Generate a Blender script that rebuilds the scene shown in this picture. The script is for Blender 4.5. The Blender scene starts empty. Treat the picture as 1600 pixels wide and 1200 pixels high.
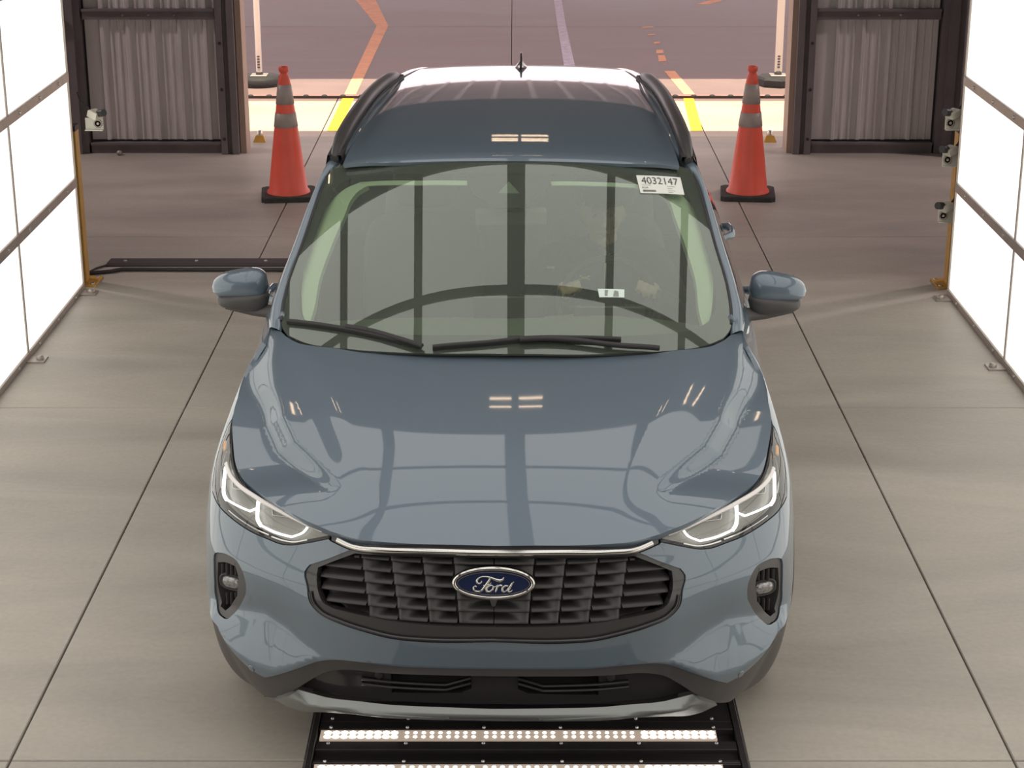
import bpy, bmesh, math, random
import numpy as np
from mathutils import Vector, Matrix
from mathutils.bvhtree import BVHTree
from mathutils.geometry import delaunay_2d_cdt
random.seed(4); rng = np.random.default_rng(4)
S = bpy.context.scene
COL = S.collection

# ------------------------------------------------------------------ camera, world, sun, exposure
FPX, PITCH, CAMH, CX = 2900.0, math.radians(19.03), 2.98, 802.5
cd = bpy.data.cameras.new('camera'); cam = bpy.data.objects.new('camera', cd); COL.objects.link(cam)
cd.sensor_width = 36.0; cd.lens = FPX/1600*36.0; cd.shift_x = -(CX-800)/1600.0
cam.location = (0, 0, CAMH); cam.rotation_euler = (math.pi/2-PITCH, 0, 0)
cd.clip_start = 0.05; cd.clip_end = 300
S.camera = cam
S.view_settings.view_transform = 'Standard'; S.view_settings.look = 'None'
S.view_settings.gamma = 1.0; S.view_settings.use_curve_mapping = False
S.view_settings.exposure = 0.0
w = bpy.data.worlds.new('sky'); S.world = w; w.use_nodes = True
bgn = w.node_tree.nodes['Background']; bgn.inputs[0].default_value = (1.0, 0.86, 0.88, 1); bgn.inputs[1].default_value = 2.2
sd = bpy.data.lights.new('sun', 'SUN'); sun = bpy.data.objects.new('sun', sd); COL.objects.link(sun)
sd.energy = 7.5; sd.angle = math.radians(0.55); sd.color = (1.0, 0.86, 0.62)
sun.rotation_euler = Vector((0.0, 0.145, -1.0)).to_track_quat('-Z', 'Y').to_euler()
sun.location = (0, 10, 12)
PANEL_L = 1.35      # radiance of the side light walls
CEIL_L = 1.3       # radiance of the ceiling light panels

# ------------------------------------------------------------------ materials
def newmat(name):
    m = bpy.data.materials.new(name); m.use_nodes = True
    nt = m.node_tree; return m, nt, nt.nodes['Principled BSDF']
def mat(name, c, rough=.5, metal=0., coat=0., spec=.5, noise=0., nscale=20., bump=0., bscale=60., emit=None, es=1., coat_rough=.03, aniso=(1,1,1)):
    m, nt, b = newmat(name)
    b.inputs['Base Color'].default_value = (*c, 1); b.inputs['Roughness'].default_value = rough
    b.inputs['Metallic'].default_value = metal; b.inputs['Coat Weight'].default_value = coat
    b.inputs['Coat Roughness'].default_value = coat_rough
    b.inputs['Specular IOR Level'].default_value = spec
    if emit: b.inputs['Emission Color'].default_value = (*emit, 1); b.inputs['Emission Strength'].default_value = es
    if noise or bump:
        tc = nt.nodes.new('ShaderNodeTexCoord'); mp = nt.nodes.new('ShaderNodeMapping'); mp.inputs['Scale'].default_value = aniso
        nt.links.new(tc.outputs['Object'], mp.inputs[0])
    if noise:
        n = nt.nodes.new('ShaderNodeTexNoise'); n.inputs['Scale'].default_value = nscale; n.inputs['Detail'].default_value = 6
        nt.links.new(mp.outputs[0], n.inputs['Vector'])
        r = nt.nodes.new('ShaderNodeMapRange'); r.inputs[1].default_value = .3; r.inputs[2].default_value = .7
        r.inputs[3].default_value = 1-noise; r.inputs[4].default_value = 1+noise
        nt.links.new(n.outputs[0], r.inputs[0])
        mx = nt.nodes.new('ShaderNodeVectorMath'); mx.operation = 'SCALE'; mx.inputs[0].default_value = c
        nt.links.new(r.outputs[0], mx.inputs['Scale']); nt.links.new(mx.outputs[0], b.inputs['Base Color'])
    if bump:
        n2 = nt.nodes.new('ShaderNodeTexNoise'); n2.inputs['Scale'].default_value = bscale; n2.inputs['Detail'].default_value = 4
        nt.links.new(mp.outputs[0], n2.inputs['Vector'])
        bp = nt.nodes.new('ShaderNodeBump'); bp.inputs['Strength'].default_value = bump; bp.inputs['Distance'].default_value = .01
        nt.links.new(n2.outputs[0], bp.inputs['Height']); nt.links.new(bp.outputs[0], b.inputs['Normal'])
    return m
def emis(name, c, s):
    m = bpy.data.materials.new(name); m.use_nodes = True; nt = m.node_tree; nt.nodes.clear()
    e = nt.nodes.new('ShaderNodeEmission'); o = nt.nodes.new('ShaderNodeOutputMaterial')
    e.inputs[0].default_value = (*c, 1); e.inputs[1].default_value = s; nt.links.new(e.outputs[0], o.inputs[0]); return m
def glassmat(name, tint, ior=1.5, boost=1.0, haze=0.0):
    # thin sheet: tinted see-through mixed with a mirror by Fresnel (two faces of the pane)
    m = bpy.data.materials.new(name); m.use_nodes = True; nt = m.node_tree; nt.nodes.clear()
    t = nt.nodes.new('ShaderNodeBsdfTransparent'); t.inputs[0].default_value = (*tint, 1)
    g = nt.nodes.new('ShaderNodeBsdfGlossy'); g.inputs['Roughness'].default_value = 0.0; g.inputs[0].default_value = (.94, 1.0, .93, 1) if haze else (1, 1, 1, 1)
    f = nt.nodes.new('ShaderNodeFresnel'); f.inputs[0].default_value = ior
    mu = nt.nodes.new('ShaderNodeMath'); mu.operation = 'MULTIPLY'; mu.inputs[1].default_value = boost; mu.use_clamp = True
    mx = nt.nodes.new('ShaderNodeMixShader'); o = nt.nodes.new('ShaderNodeOutputMaterial')
    nt.links.new(f.outputs[0], mu.inputs[0]); nt.links.new(mu.outputs[0], mx.inputs[0])
    nt.links.new(t.outputs[0], mx.inputs[1]); nt.links.new(g.outputs[0], mx.inputs[2]); 
    last = mx
    if haze:   # pale veil painted into the pane as haze, lifting its dark areas
        df = nt.nodes.new('ShaderNodeBsdfDiffuse'); df.inputs[0].default_value = (.60, .66, .56, 1)
        m2 = nt.nodes.new('ShaderNodeMixShader'); m2.inputs[0].default_value = haze; nt.links.new(mx.outputs[0], m2.inputs[1]); nt.links.new(df.outputs[0], m2.inputs[2]); last = m2
    nt.links.new(last.outputs[0], o.inputs[0]); return m

M = {}
M['paint'] = mat('blue_grey_paint', (.135, .178, .220), .42, .25, 1.0, noise=.04, nscale=900)
M['paint'].node_tree.nodes['Principled BSDF'].inputs['Coat IOR'].default_value = 1.62
M['black_gloss'] = mat('gloss_black', (.035, .032, .033), .18, 0, .5)
M['cladding'] = mat('grey_cladding', (.085, .078, .076), .5, 0, 0, bump=.05, bscale=500)
M['slat'] = mat('grille_plastic', (.055, .050, .050), .42)
M['rail'] = mat('satin_black_rail', (.06, .055, .055), .38)
M['dark'] = mat('dark_plastic', (.035, .031, .032), .6)
M['void'] = mat('dark_cavity', (.012, .011, .012), .8)
M['chrome'] = mat('chrome', (.72, .70, .66), .12, 1.0)
M['silver'] = mat('silver_skid', (.30, .31, .30), .35, .6)
M['glass'] = glassmat('windshield_glass', (.76, .90, .74), 1.5, 2.45, .085)
M['sideglass'] = glassmat('side_glass', (.35, .40, .36), 1.5, 1.6)
M['lens'] = glassmat('lamp_lens', (.93, .93, .92), 1.45, 1.5)
M['drl'] = emis('daytime_running_light', (1, 1, 1.0), 2.2)
M['amber'] = mat('amber_reflector', (.9, .40, .03), .3, emit=(1, .45, .03), es=.25)
M['rubber'] = mat('tyre_rubber', (.03, .03, .03), .75)
M['alloy'] = mat('alloy_wheel', (.35, .35, .36), .3, .8)
M['frit'] = mat('frit_black', (.045, .045, .043), .4)
M['trim_light'] = mat('pale_pillar_trim', (.88, .90, .76), .8)
M['headliner'] = mat('headliner_fabric', (.30, .31, .27), .9, noise=.05, nscale=300)
M['dash'] = mat('dashboard_plastic', (.20, .21, .17), .65, bump=.04, bscale=400)
M['seat'] = mat('seat_fabric', (.22, .225, .205), .8, noise=.1, nscale=200)
M['blue'] = mat('emblem_blue', (.012, .020, .065), .15, 0, 1.0)
M['emblem_silver'] = mat('emblem_silver', (.78, .76, .72), .18, 1.0)
M['lamp_body'] = mat('lamp_housing', (.30, .295, .265), .3, .3)
M['pale_trim'] = mat('pale_lamp_trim', (.85, .80, .77), .4)
M['reflector'] = mat('lamp_reflector', (.55, .54, .52), .15, .9)
M['paper'] = mat('label_paper', (.82, .82, .76), .7)
M['ink'] = mat('label_ink', (.10, .10, .10), .7)
M['skin'] = mat('skin', (.55, .33, .24), .6)
M['jacket'] = mat('dark_green_jacket', (.022, .034, .030), .85, noise=.15, nscale=40)
M['cap'] = mat('dark_cap', (.03, .04, .035), .8)
M['hair'] = mat('hair', (.05, .035, .025), .7)
M['logo'] = mat('logo_yellow', (.65, .62, .25), .6)
M['zip'] = mat('zip_metal', (.6, .6, .5), .3, .8)
M['orange'] = mat('cone_orange', (.97, .135, .085), .45, noise=.05, nscale=8)
M['collar'] = mat('reflective_collar', (.42, .35, .32), .45, 0, noise=.05, nscale=30)
M['cone_base'] = mat('cone_base_rubber', (.045, .043, .04), .8, noise=.3, nscale=25, bump=.2)
M['steel'] = mat('grey_steel_frame', (.185, .16, .162), .5, .15, noise=.10, nscale=6)
M['sheet'] = mat('ribbed_sheet', (.66, .615, .60), .55, .15, noise=.10, nscale=5, aniso=(3, 3, .4))
M['alu'] = mat('aluminium_rail', (.42, .37, .33), .45, .5, noise=.08, nscale=10)
M['panel'] = emis('light_panel_diffuser', (1.0, .965, .885), PANEL_L)
M['cpanel'] = emis('ceiling_light_diffuser', (1.0, .97, .93), CEIL_L)
M['bar'] = mat('dark_bar', (.05, .046, .045), .6)
M['yellow'] = mat('yellow_post_paint', (.55, .30, .05), .5, noise=.1, nscale=12)
M['camwhite'] = mat('camera_bracket_white', (.72, .70, .60), .4)
M['camblack'] = mat('camera_black', (.03, .03, .03), .4)
M['plate'] = mat('dark_floor_plate', (.050, .042, .045), .45, .3, noise=.15, nscale=9)
M['plate2'] = mat('recessed_floor_plate', (.028, .024, .026), .5, .2)
M['led'] = emis('white_led', (1.0, .95, .90), 7.0)
M['ledstrip'] = mat('led_strip', (.62, .52, .45), .4, emit=(1, .80, .62), es=.28)
M['bolt'] = mat('bolt_steel', (.6, .58, .55), .3, .9)
M['strip'] = mat('floor_cable_ramp', (.062, .050, .052), .6)
M['hose'] = mat('black_hose', (.03, .025, .025), .6)
M['pole'] = mat('white_pole', (.80, .70, .66), .5)
M['polebase'] = mat('rubber_pole_base', (.03, .03, .034), .7, bump=.3, bscale=40)
M['redrail'] = mat('red_oxide_rail', (.42, .20, .19), .6, noise=.25, nscale=12)
M['opaint'] = mat('orange_floor_paint', (.95, .46, .27), .7, noise=.12, nscale=8)
M['ypaint'] = mat('yellow_floor_paint', (.75, .52, .04), .7, noise=.1, nscale=8)
M['wpaint'] = mat('white_floor_paint', (.66, .60, .70), .7, noise=.2, nscale=14)
M['hall'] = mat('hall_dark_metal', (.07, .07, .072), .6, .1, noise=.1, nscale=3)
M['canopy'] = mat('canopy_sheet', (.42, .33, .31), .6)
M['tube'] = emis('warm_tube', (1.0, .72, .48), 9.0)

def floor_mat(name, c, c2):
    m, nt, b = newmat(name); N = nt.nodes.new; L = nt.links.new
    g = N('ShaderNodeNewGeometry')
    mp = N('ShaderNodeMapping'); mp.inputs['Scale'].default_value = (.35, 1.0, 1); L(g.outputs['Position'], mp.inputs[0])
    n1 = N('ShaderNodeTexNoise'); n1.inputs['Scale'].default_value = 1.6; n1.inputs['Detail'].default_value = 8; n1.inputs['Roughness'].default_value = .62; n1.inputs['Distortion'].default_value = .6
    n2 = N('ShaderNodeTexNoise'); n2.inputs['Scale'].default_value = 45; n2.inputs['Detail'].default_value = 5
    n3 = N('ShaderNodeTexNoise'); n3.inputs['Scale'].default_value = 260; n3.inputs['Detail'].default_value = 2
    L(mp.outputs[0], n1.inputs['Vector']); L(g.outputs['Position'], n2.inputs['Vector']); L(g.outputs['Position'], n3.inputs['Vector'])
    r1 = N('ShaderNodeMapRange'); r1.inputs[1].default_value = .36; r1.inputs[2].default_value = .66; L(n1.outputs[0], r1.inputs[0])
    mx = N('ShaderNodeMix'); mx.data_type = 'RGBA'; mx.inputs[6].default_value = (*c2, 1); mx.inputs[7].default_value = (*c, 1); L(r1.outputs[0], mx.inputs[0])
    r2 = N('ShaderNodeMapRange'); r2.inputs[1].default_value = .3; r2.inputs[2].default_value = .7; r2.inputs[3].default_value = .95; r2.inputs[4].default_value = 1.05; L(n2.outputs[0], r2.inputs[0])
    sc = N('ShaderNodeVectorMath'); sc.operation = 'SCALE'; L(mx.outputs[2], sc.inputs[0]); L(r2.outputs[0], sc.inputs['Scale'])
    L(sc.outputs[0], b.inputs['Base Color'])
    r3 = N('ShaderNodeMapRange'); r3.inputs[3].default_value = .42; r3.inputs[4].default_value = .62; L(n1.outputs[0], r3.inputs[0]); L(r3.outputs[0], b.inputs['Roughness'])
    bp = N('ShaderNodeBump'); bp.inputs['Strength'].default_value = .12; bp.inputs['Distance'].default_value = .003; L(n3.outputs[0], bp.inputs['Height']); L(bp.outputs[0], b.inputs['Normal'])
    b.inputs['Specular IOR Level'].default_value = .4
    return m
M['floor'] = floor_mat('worn_concrete', (.50, .452, .392), (.37, .335, .293))
M['floor_out'] = floor_mat('outdoor_concrete', (.30, .215, .205), (.225, .165, .160))
M['apron'] = floor_mat('pale_apron_concrete', (.62, .52, .42), (.50, .42, .34))

# ------------------------------------------------------------------ object helpers
def empty(name, loc=(0, 0, 0), rz=0, parent=None):
    o = bpy.data.objects.new(name, None); COL.objects.link(o); o.location = loc; o.rotation_euler = (0, 0, rz)
    o.empty_display_size = .1
    if parent: o.parent = parent
    return o
def tag(o, label=None, cat=None, group=None, kind=None):
    if label: o['label'] = label
    if cat: o['category'] = cat
    if group: o['group'] = group
    if kind: o['kind'] = kind
    return o
def obj(name, me, m, parent=None, loc=None, smooth=False):
    o = bpy.data.objects.new(name, me); COL.objects.link(o)
    if m and not me.materials:
        for q in (m if isinstance(m, (list, tuple)) else [m]): me.materials.append(q)
    if parent: o.parent = parent
    if loc is not None: o.location = loc
    if smooth:
        for p in me.polygons: p.use_smooth = True
    return o
class MB:
    """collects simple solids into one mesh"""
    def __init__(s): s.v = []; s.f = []; s.sm = []; s.mi = []; s.cur = 0
    def add(s, V, F, smooth=False):
        b = len(s.v); s.v += [tuple(map(float, p)) for p in V]
        for f in F: s.f.append(tuple(i+b for i in f)); s.sm.append(smooth); s.mi.append(s.cur)
    def box(s, x0, x1, y0, y1, z0, z1, bev=0.0):
        if bev <= 0:
            V = [(x0,y0,z0),(x1,y0,z0),(x1,y1,z0),(x0,y1,z0),(x0,y0,z1),(x1,y0,z1),(x1,y1,z1),(x0,y1,z1)]
            s.add(V, [(3,2,1,0),(4,5,6,7),(0,1,5,4),(1,2,6,5),(2,3,7,6),(3,0,4,7)])
        else:
            b = bev
            V = [(x0,y0,z0),(x1,y0,z0),(x1,y1,z0),(x0,y1,z0),(x0,y0,z1-b),(x1,y0,z1-b),(x1,y1,z1-b),(x0,y1,z1-b),
                 (x0+b,y0+b,z1),(x1-b,y0+b,z1),(x1-b,y1-b,z1),(x0+b,y1-b,z1)]
            s.add(V, [(3,2,1,0),(0,1,5,4),(1,2,6,5),(2,3,7,6),(3,0,4,7),(4,5,9,8),(5,6,10,9),(6,7,11,10),(7,4,8,11),(8,9,10,11)])
        return s
    def tube(s, pts, r, n=10, cap=True, smooth=True, flat=1.0, up=(0, 0, 1)):
        pts = [np.array(p, float) for p in pts]; k = len(pts); R = r if hasattr(r, '__len__') else [r]*k
        V = []; up = np.array(up, float)
        for i, p in enumerate(pts):
            t = pts[min(i+1, k-1)]-pts[max(i-1, 0)]; t /= np.linalg.norm(t)+1e-12
            a = np.cross(t, up)
            if np.linalg.norm(a) < 1e-3: a = np.cross(t, (1, 0, 0))
            a /= np.linalg.norm(a); b = np.cross(a, t)
            for j in range(n):
                c = 2*math.pi*j/n; V.append(p+R[i]*(a*math.cos(c)+b*flat*math.sin(c)))
        F = [(i*n+j, i*n+(j+1) % n, (i+1)*n+(j+1) % n, (i+1)*n+j) for i in range(k-1) for j in range(n)]
        s.add(V, F, smooth)
        if cap: s.add(V[:n], [tuple(range(n-1, -1, -1))]); s.add(V[-n:], [tuple(range(n))])
        return s
    def lathe(s, prof, c=(0, 0, 0), n=32, smooth=True, axis='z', cap=True):
        V = []
        for r, z in prof:
            for j in range(n):
                a = 2*math.pi*j/n; p = (r*math.cos(a), r*math.sin(a), z)
                if axis == 'y': p = (p[0], p[2], p[1])
                if axis == 'x': p = (p[2], p[0], p[1])
                V.append((p[0]+c[0], p[1]+c[1], p[2]+c[2]))
        k = len(prof); F = [(i*n+j, i*n+(j+1) % n, (i+1)*n+(j+1) % n, (i+1)*n+j) for i in range(k-1) for j in range(n)]
        s.add(V, F, smooth)
        if cap: s.add(V[:n], [tuple(range(n-1, -1, -1))]); s.add(V[-n:], [tuple(range(n))])
        return s
    def grid(s, P, smooth=True, wrap=False):
        P = np.array(P); a, b = P.shape[:2]
        F = [(i*b+j, i*b+(j+1) % b, (i+1)*b+(j+1) % b, (i+1)*b+j) for i in range(a-1) for j in range(b if wrap else b-1)]
        s.add(P.reshape(-1, 3), F, smooth); return s
    def mesh(s, name):
        me = bpy.data.meshes.new(name); me.from_pydata(s.v, [], s.f)
        me.polygons.foreach_set('use_smooth', s.sm); me.polygons.foreach_set('material_index', s.mi); me.update()
        bm = bmesh.new(); bm.from_mesh(me); bmesh.ops.recalc_face_normals(bm, faces=bm.faces); bm.to_mesh(me); bm.free()
        return me
    def build(s, name, m, parent=None, loc=None):
        return obj(name, s.mesh(name), m, parent, loc)

# ------------------------------------------------------------------ car pose and photo-to-car measuring
CAR_X, CAR_Y, CAR_YAW = -.058, 4.85, math.radians(1.37)
cyaw, syaw = math.cos(CAR_YAW), math.sin(CAR_YAW)
def w2c(p):
    x, y = p[0]-CAR_X, p[1]-CAR_Y
    return np.array([x*cyaw-y*syaw, x*syaw+y*cyaw, p[2]])
ORG = w2c((0, 0, CAMH))
def raydir(px, py):
    a = (px-CX)/FPX; b = (py-600)/FPX
    d = np.array([a, math.cos(PITCH)-b*math.sin(PITCH), -math.sin(PITCH)-b*math.cos(PITCH)])
    d = np.array([d[0]*cyaw-d[1]*syaw, d[0]*syaw+d[1]*cyaw, d[2]]); return d/np.linalg.norm(d)
def cubic(xs, ys):
    xs = np.array(xs, float); ys = np.array(ys, float); d = np.diff(ys)/np.diff(xs)
    m = np.zeros_like(ys); m[0] = d[0]; m[-1] = d[-1]
    for i in range(1, len(xs)-1):
        h0, h1 = xs[i]-xs[i-1], xs[i+1]-xs[i]; m[i] = (d[i-1]*h1+d[i]*h0)/(h0+h1)
        if d[i-1]*d[i] <= 0: m[i] = 0
    def f(x):
        x = np.asarray(x, float); xc = np.clip(x, xs[0], xs[-1]); i = np.clip(np.searchsorted(xs, xc, side='right')-1, 0, len(xs)-2)
        h = xs[i+1]-xs[i]; t = (xc-xs[i])/h
        r = (2*t**3-3*t**2+1)*ys[i]+(t**3-2*t**2+t)*h*m[i]+(-2*t**3+3*t**2)*ys[i+1]+(t**3-t**2)*h*m[i+1]
        return r+np.where(x < xs[0], (x-xs[0])*m[0], 0)+np.where(x > xs[-1], (x-xs[-1])*m[-1], 0)
    return f
def sst(a, b, x):
    t = np.clip((np.asarray(x, float)-a)/(b-a), 0, 1); return t*t*(3-2*t)

# body side / front surface F(s, z): s runs along the plan outline from the nose (0) round the corner (L0) and back (L1) to the tail (L2)
L0, L1, L2 = 1.15, 4.60, 5.60
RY = .70
Xf = cubic([.14, .20, .25, .30, .35, .42, .50, .60, .70, .80, .85, .90, .95, 1.0, 1.05, 1.08, 1.12, 1.16],
           [.78, .845, .875, .895, .908, .920, .926, .928, .928, .922, .911, .898, .882, .862, .827, .800, .765, .73])
Xr = cubic([.14, .20, .30, .42, .60, .80, .90, 1.0, 1.05, 1.10, 1.16], [.80, .86, .895, .915, .925, .922, .912, .892, .875, .850, .81])
Y0 = cubic([.14, .20, .24, .28, .33, .38, .43, .50, .56, .60, .65, .70, .75, .80, .85, .90, .95, 1.0, 1.05, 1.1, 1.16],
           [.09, .035, .02, .014, .010, .004, .0, .0, .0, .003, .010, .022, .036, .050, .083, .165, .28, .40, .49, .55, .60])
PE = cubic([.14, .60, .65, .75, .85, .90, 1.2], [2.5, 2.5, 2.48, 2.32, 2.12, 2.0, 2.0])      # squareness of the corner in plan
RYF = cubic([.14, .30, .45, .65, .75, .85, .90, 1.2], [.47, .50, .55, .61, .64, .67, .70, .70])
CREASE = None; FTOP = None; FBOT = None
def soft(t, e):      # ramp with a rounded foot
    t = np.asarray(t, float); return np.where(t < -e, 0, np.where(t < e, (t+e)**2/(4*e), t))
def Fsurf(s, z, off=0.0):
    s = np.asarray(s, float); z = np.asarray(z, float); sg = np.where(s < 0, -1.0, 1.0); a = np.abs(s)
    y0 = Y0(z); th = np.clip(a/L0, 0, 1)*math.pi/2
    pe, RY = PE(z), RYF(z); st_ = np.sin(th); yf = y0+RY*(1-np.maximum(1-np.minimum(st_, 1)**pe, 1e-12)**(1/pe)); ys = y0+RY+(a-L0)/(L1-L0)*(4.15-RY-y0)
    ph = np.clip((a-L1)/(L2-L1), 0, 1)*math.pi/2
    y = np.where(a < L0, yf, np.where(a < L1, ys, 4.15+.38*np.sin(ph)))
    k = sst(1.20, 1.75, y); X = Xf(z)*(1-k)+Xr(z)*k; X = X*(1-.07*sst(3.2, 4.3, y))
    x = np.where(a < L0, X*np.sin(th), np.where(a < L1, X, X*np.cos(ph)))
    D = off
    if FTOP is not None:
        # sculpting of the bumper: crisp crease, undercut below it, then the up-facing lower facet and its lip
        ww = sst(.40, .60, a)*(1-sst(.84, 1.04, a))
        zc_, zt, zb = CREASE(a), FTOP(a), FBOT(a); zc_ = np.maximum(zc_, zt+.03)
        t1 = np.clip((zc_-z)/(zc_-zt), 0, 1); t2 = np.clip((zt-z)/(zt-zb), 0, 1)
        q1 = soft((zc_-z)/(zc_-zt), .12); q1 = q1-soft((zt-z)/(zc_-zt), .12)          # 0 above the crease, 1 below the undercut
        q2 = soft((zt-z)/(zt-zb), .14); q3 = soft((zb-z)/(zt-zb), .10)
        D = D+ww*(-.030*q1+.050*(q2-q3)-.050*np.tanh(.6*q3))
        wc = 1-sst(.35, .52, a)
        D = D+wc*(-.45*np.clip(.43-z, 0, .06))
    else:
        zt = None
    # outward normal in plan
    nx = np.where(a < L0, np.sin(th)/1.0*RY, np.where(a < L1, 1.0, np.cos(ph))); ny = np.where(a < L0, -np.cos(th)*X, np.where(a < L1, 0, np.sin(ph)))
    ln = np.sqrt(nx*nx+ny*ny)+1e-9
    return np.stack([sg*(x+nx/ln*D), y+ny/ln*D, z], -1)

# hood
HZ = cubic([0, .06, .12, .20, .30, .42, .62, .80, 1.0, 1.2, 1.35], [.755, .792, .823, .858, .892, .9235, .9655, .9985, 1.033, 1.060, 1.075])
HA = cubic([0, .1, .25, .42, .62, .95, 1.22, 1.4], [.015, .022, .046, .044, .028, .012, .0, .0])
HB = None
def Hsurf(x, y, off=0.0):
    x = np.asarray(x, float); y = np.asarray(y, float); ax = np.abs(x)
    z = HZ(y)-HA(y)*(ax/.80)**2.3
    xe = .36+.34*np.clip((y-.08)/1.0, 0, 1.1)       # raised centre field with soft shoulders
    z = z+.010*(1-sst(-.07, .07, ax-xe))*sst(.10, .45, y)
    if HB is not None: z = z-.036*sst(.22, .50, y)*(1+.25*sst(.8, 1.0, y))*(1-.55*sst(1.12, 1.28, y))*sst(0, 1, (ax-HB(y)+.034)/(.068+.050*sst(.72, 1.0, y)))
    return np.stack([x+0*y, y+0*x, z+off], -1)
# windshield
def Wsurf(x, y, off=0.0):
    x = np.asarray(x, float); y = np.asarray(y, float); ax = np.abs(x); u = y-1.0
    z = 1.060+.515*u-.045*u*u-.105*(ax/.75)**2.3
    return np.stack([x+0*y, y+0*x, z+off], -1)
RZ = cubic([1.90, 1.95, 1.965, 1.99, 2.05, 2.2, 2.5, 2.9, 3.3, 3.7, 4.0, 4.2, 4.3], [1.470, 1.507, 1.5155, 1.5255, 1.537, 1.551, 1.567, 1.574, 1.569, 1.553, 1.530, 1.500, 1.47])
def Rsurf(x, y, off=0.0):
    x = np.asarray(x, float); y = np.asarray(y, float); ax = np.abs(x)
    z = RZ(y)-.030*(ax/.62)**2.4-.02*sst(.5, .75, ax)
    return np.stack([x+0*y, y+0*x, z+off], -1)

class Surf:
    def __init__(s, fn, u, v):
        s.fn = fn; U, Vv = np.meshgrid(u, v, indexing='ij'); P = fn(U, Vv); a, b = U.shape
        s.uv = np.stack([U, Vv], -1).reshape(-1, 2); s.P = P.reshape(-1, 3)
        T = []
        for i in range(a-1):
            for j in range(b-1):
                q = i*b+j; T += [(q, q+b, q+b+1), (q, q+b+1, q+1)]
        s.T = T; s.bvh = BVHTree.FromPolygons([tuple(p) for p in s.P], T)
    def uvat(s, loc, idx):
        a, b, c = s.T[idx]; A, B, C = s.P[a], s.P[b], s.P[c]; p = np.array(loc)
        v0, v1, v2 = B-A, C-A, p-A; d00, d01, d11, d20, d21 = v0@v0, v0@v1, v1@v1, v2@v0, v2@v1
        dn = d00*d11-d01*d01; v = (d11*d20-d01*d21)/dn; w_ = (d00*d21-d01*d20)/dn
        return (1-v-w_)*s.uv[a]+v*s.uv[b]+w_*s.uv[c]
    def px(s, x, y):
        d = raydir(x, y); r = s.bvh.ray_cast(Vector(ORG), Vector(d))
        if r[0] is None:   # ray grazes past: nearest surface point to the ray
            best = None
            for t in np.linspace(3.5, 10, 160):
                q = s.bvh.find_nearest(Vector(ORG+t*d))
                if q[0] is not None and (best is None or q[3] < best[3]): best = q
            r = (best[0], best[1], best[2])
        return s.uvat(r[0], r[2])
    def pxs(s, pts): return [tuple(s.px(*p)) for p in pts]

FS = Surf(Fsurf, np.linspace(-2.6, 2.6, 360), np.linspace(.15, 1.15, 110))
HS = Surf(Hsurf, np.linspace(-.93, .93, 120), np.linspace(0.0, 1.4, 120))
WS = Surf(Wsurf, np.linspace(-.95, .95, 90), np.linspace(.9, 2.2, 90))
RS = Surf(Rsurf, np.linspace(-.8, .8, 90), np.linspace(1.85, 4.3, 120))
_hb = sorted([(p[1], abs(p[0])) for p in HS.pxs([(423, 525), (419, 560), (420, 600), (429, 650), (447, 690), (482, 722), (520, 760)])])
HB = lambda y_: np.interp(y_, [p[0] for p in _hb], [p[1] for p in _hb])
HS = Surf(Hsurf, np.linspace(-.93, .93, 240), np.linspace(0.0, 1.4, 160))
def line_fn(pts):
    q = sorted([(abs(a), b) for a, b in FS.pxs(pts)]); a = [p[0] for p in q]; b = [p[1] for p in q]
    return lambda s_: np.interp(np.abs(s_), a, b)
_cr = line_fn([(333, 862), (350, 868), (385, 884), (420, 900), (455, 910), (500, 918)])
_ft = line_fn([(338, 950), (362, 958), (385, 960), (405, 963), (440, 985), (470, 1007), (505, 1026)])
_fb = line_fn([(336, 968), (352, 992), (380, 1020), (405, 1038), (432, 1046), (470, 1036), (510, 1024)])
CREASE = _cr; FTOP = _ft; FBOT = lambda a: np.minimum(_fb(a), _ft(a)-.02)
FS = Surf(Fsurf, np.linspace(-2.6, 2.6, 420), np.linspace(.15, 1.15, 150))

def cr_spline(P, step):
    P = [np.array(p, float) for p in P]
    if len(P) < 3:
        n = max(1, int(np.linalg.norm(P[1]-P[0])/step)); return [P[0]+(P[1]-P[0])*i/n for i in range(n)]+[P[1]]
    Q = [2*P[0]-P[1]]+P+[2*P[-1]-P[-2]]; out = []
    for i in range(1, len(Q)-2):
        p0, p1, p2, p3 = Q[i-1:i+3]; n = max(1, int(math.ceil(np.linalg.norm(p2-p1)/step)))
        # centripetal-ish via Hermite with chord scaling
        c1 = np.linalg.norm(p2-p1)+1e-9; a = np.linalg.norm(p1-p0)+1e-9; b = np.linalg.norm(p3-p2)+1e-9
        m1 = ((p1-p0)/a*c1+(p2-p1)/c1*a)/(a+c1)*c1; m2 = ((p2-p1)/c1*b+(p3-p2)/b*c1)/(b+c1)*c1
        for k in range(n):
            t = k/n; out.append((2*t**3-3*t**2+1)*p1+(t**3-2*t**2+t)*m1+(-2*t**3+3*t**2)*p2+(t**3-t**2)*m2)
    out.append(P[-1]); return out
def outline(segs, step):
    """segs: list of smooth point runs, joined at corners, closed"""
    out = []
    for sgm in segs: out += cr_spline(sgm, step)[:-1]
    return out
def inpoly(P, poly):
    x, y = P[:, 0], P[:, 1]; r = np.zeros(len(P), bool); q = np.array(poly); n = len(q); j = n-1
    for i in range(n):
        xi, yi = q[i]; xj, yj = q[j]
        c = ((yi > y) != (yj > y)) & (x < (xj-xi)*(y-yi)/(yj-yi+1e-15)+xi); r ^= c; j = i
    return r
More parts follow.
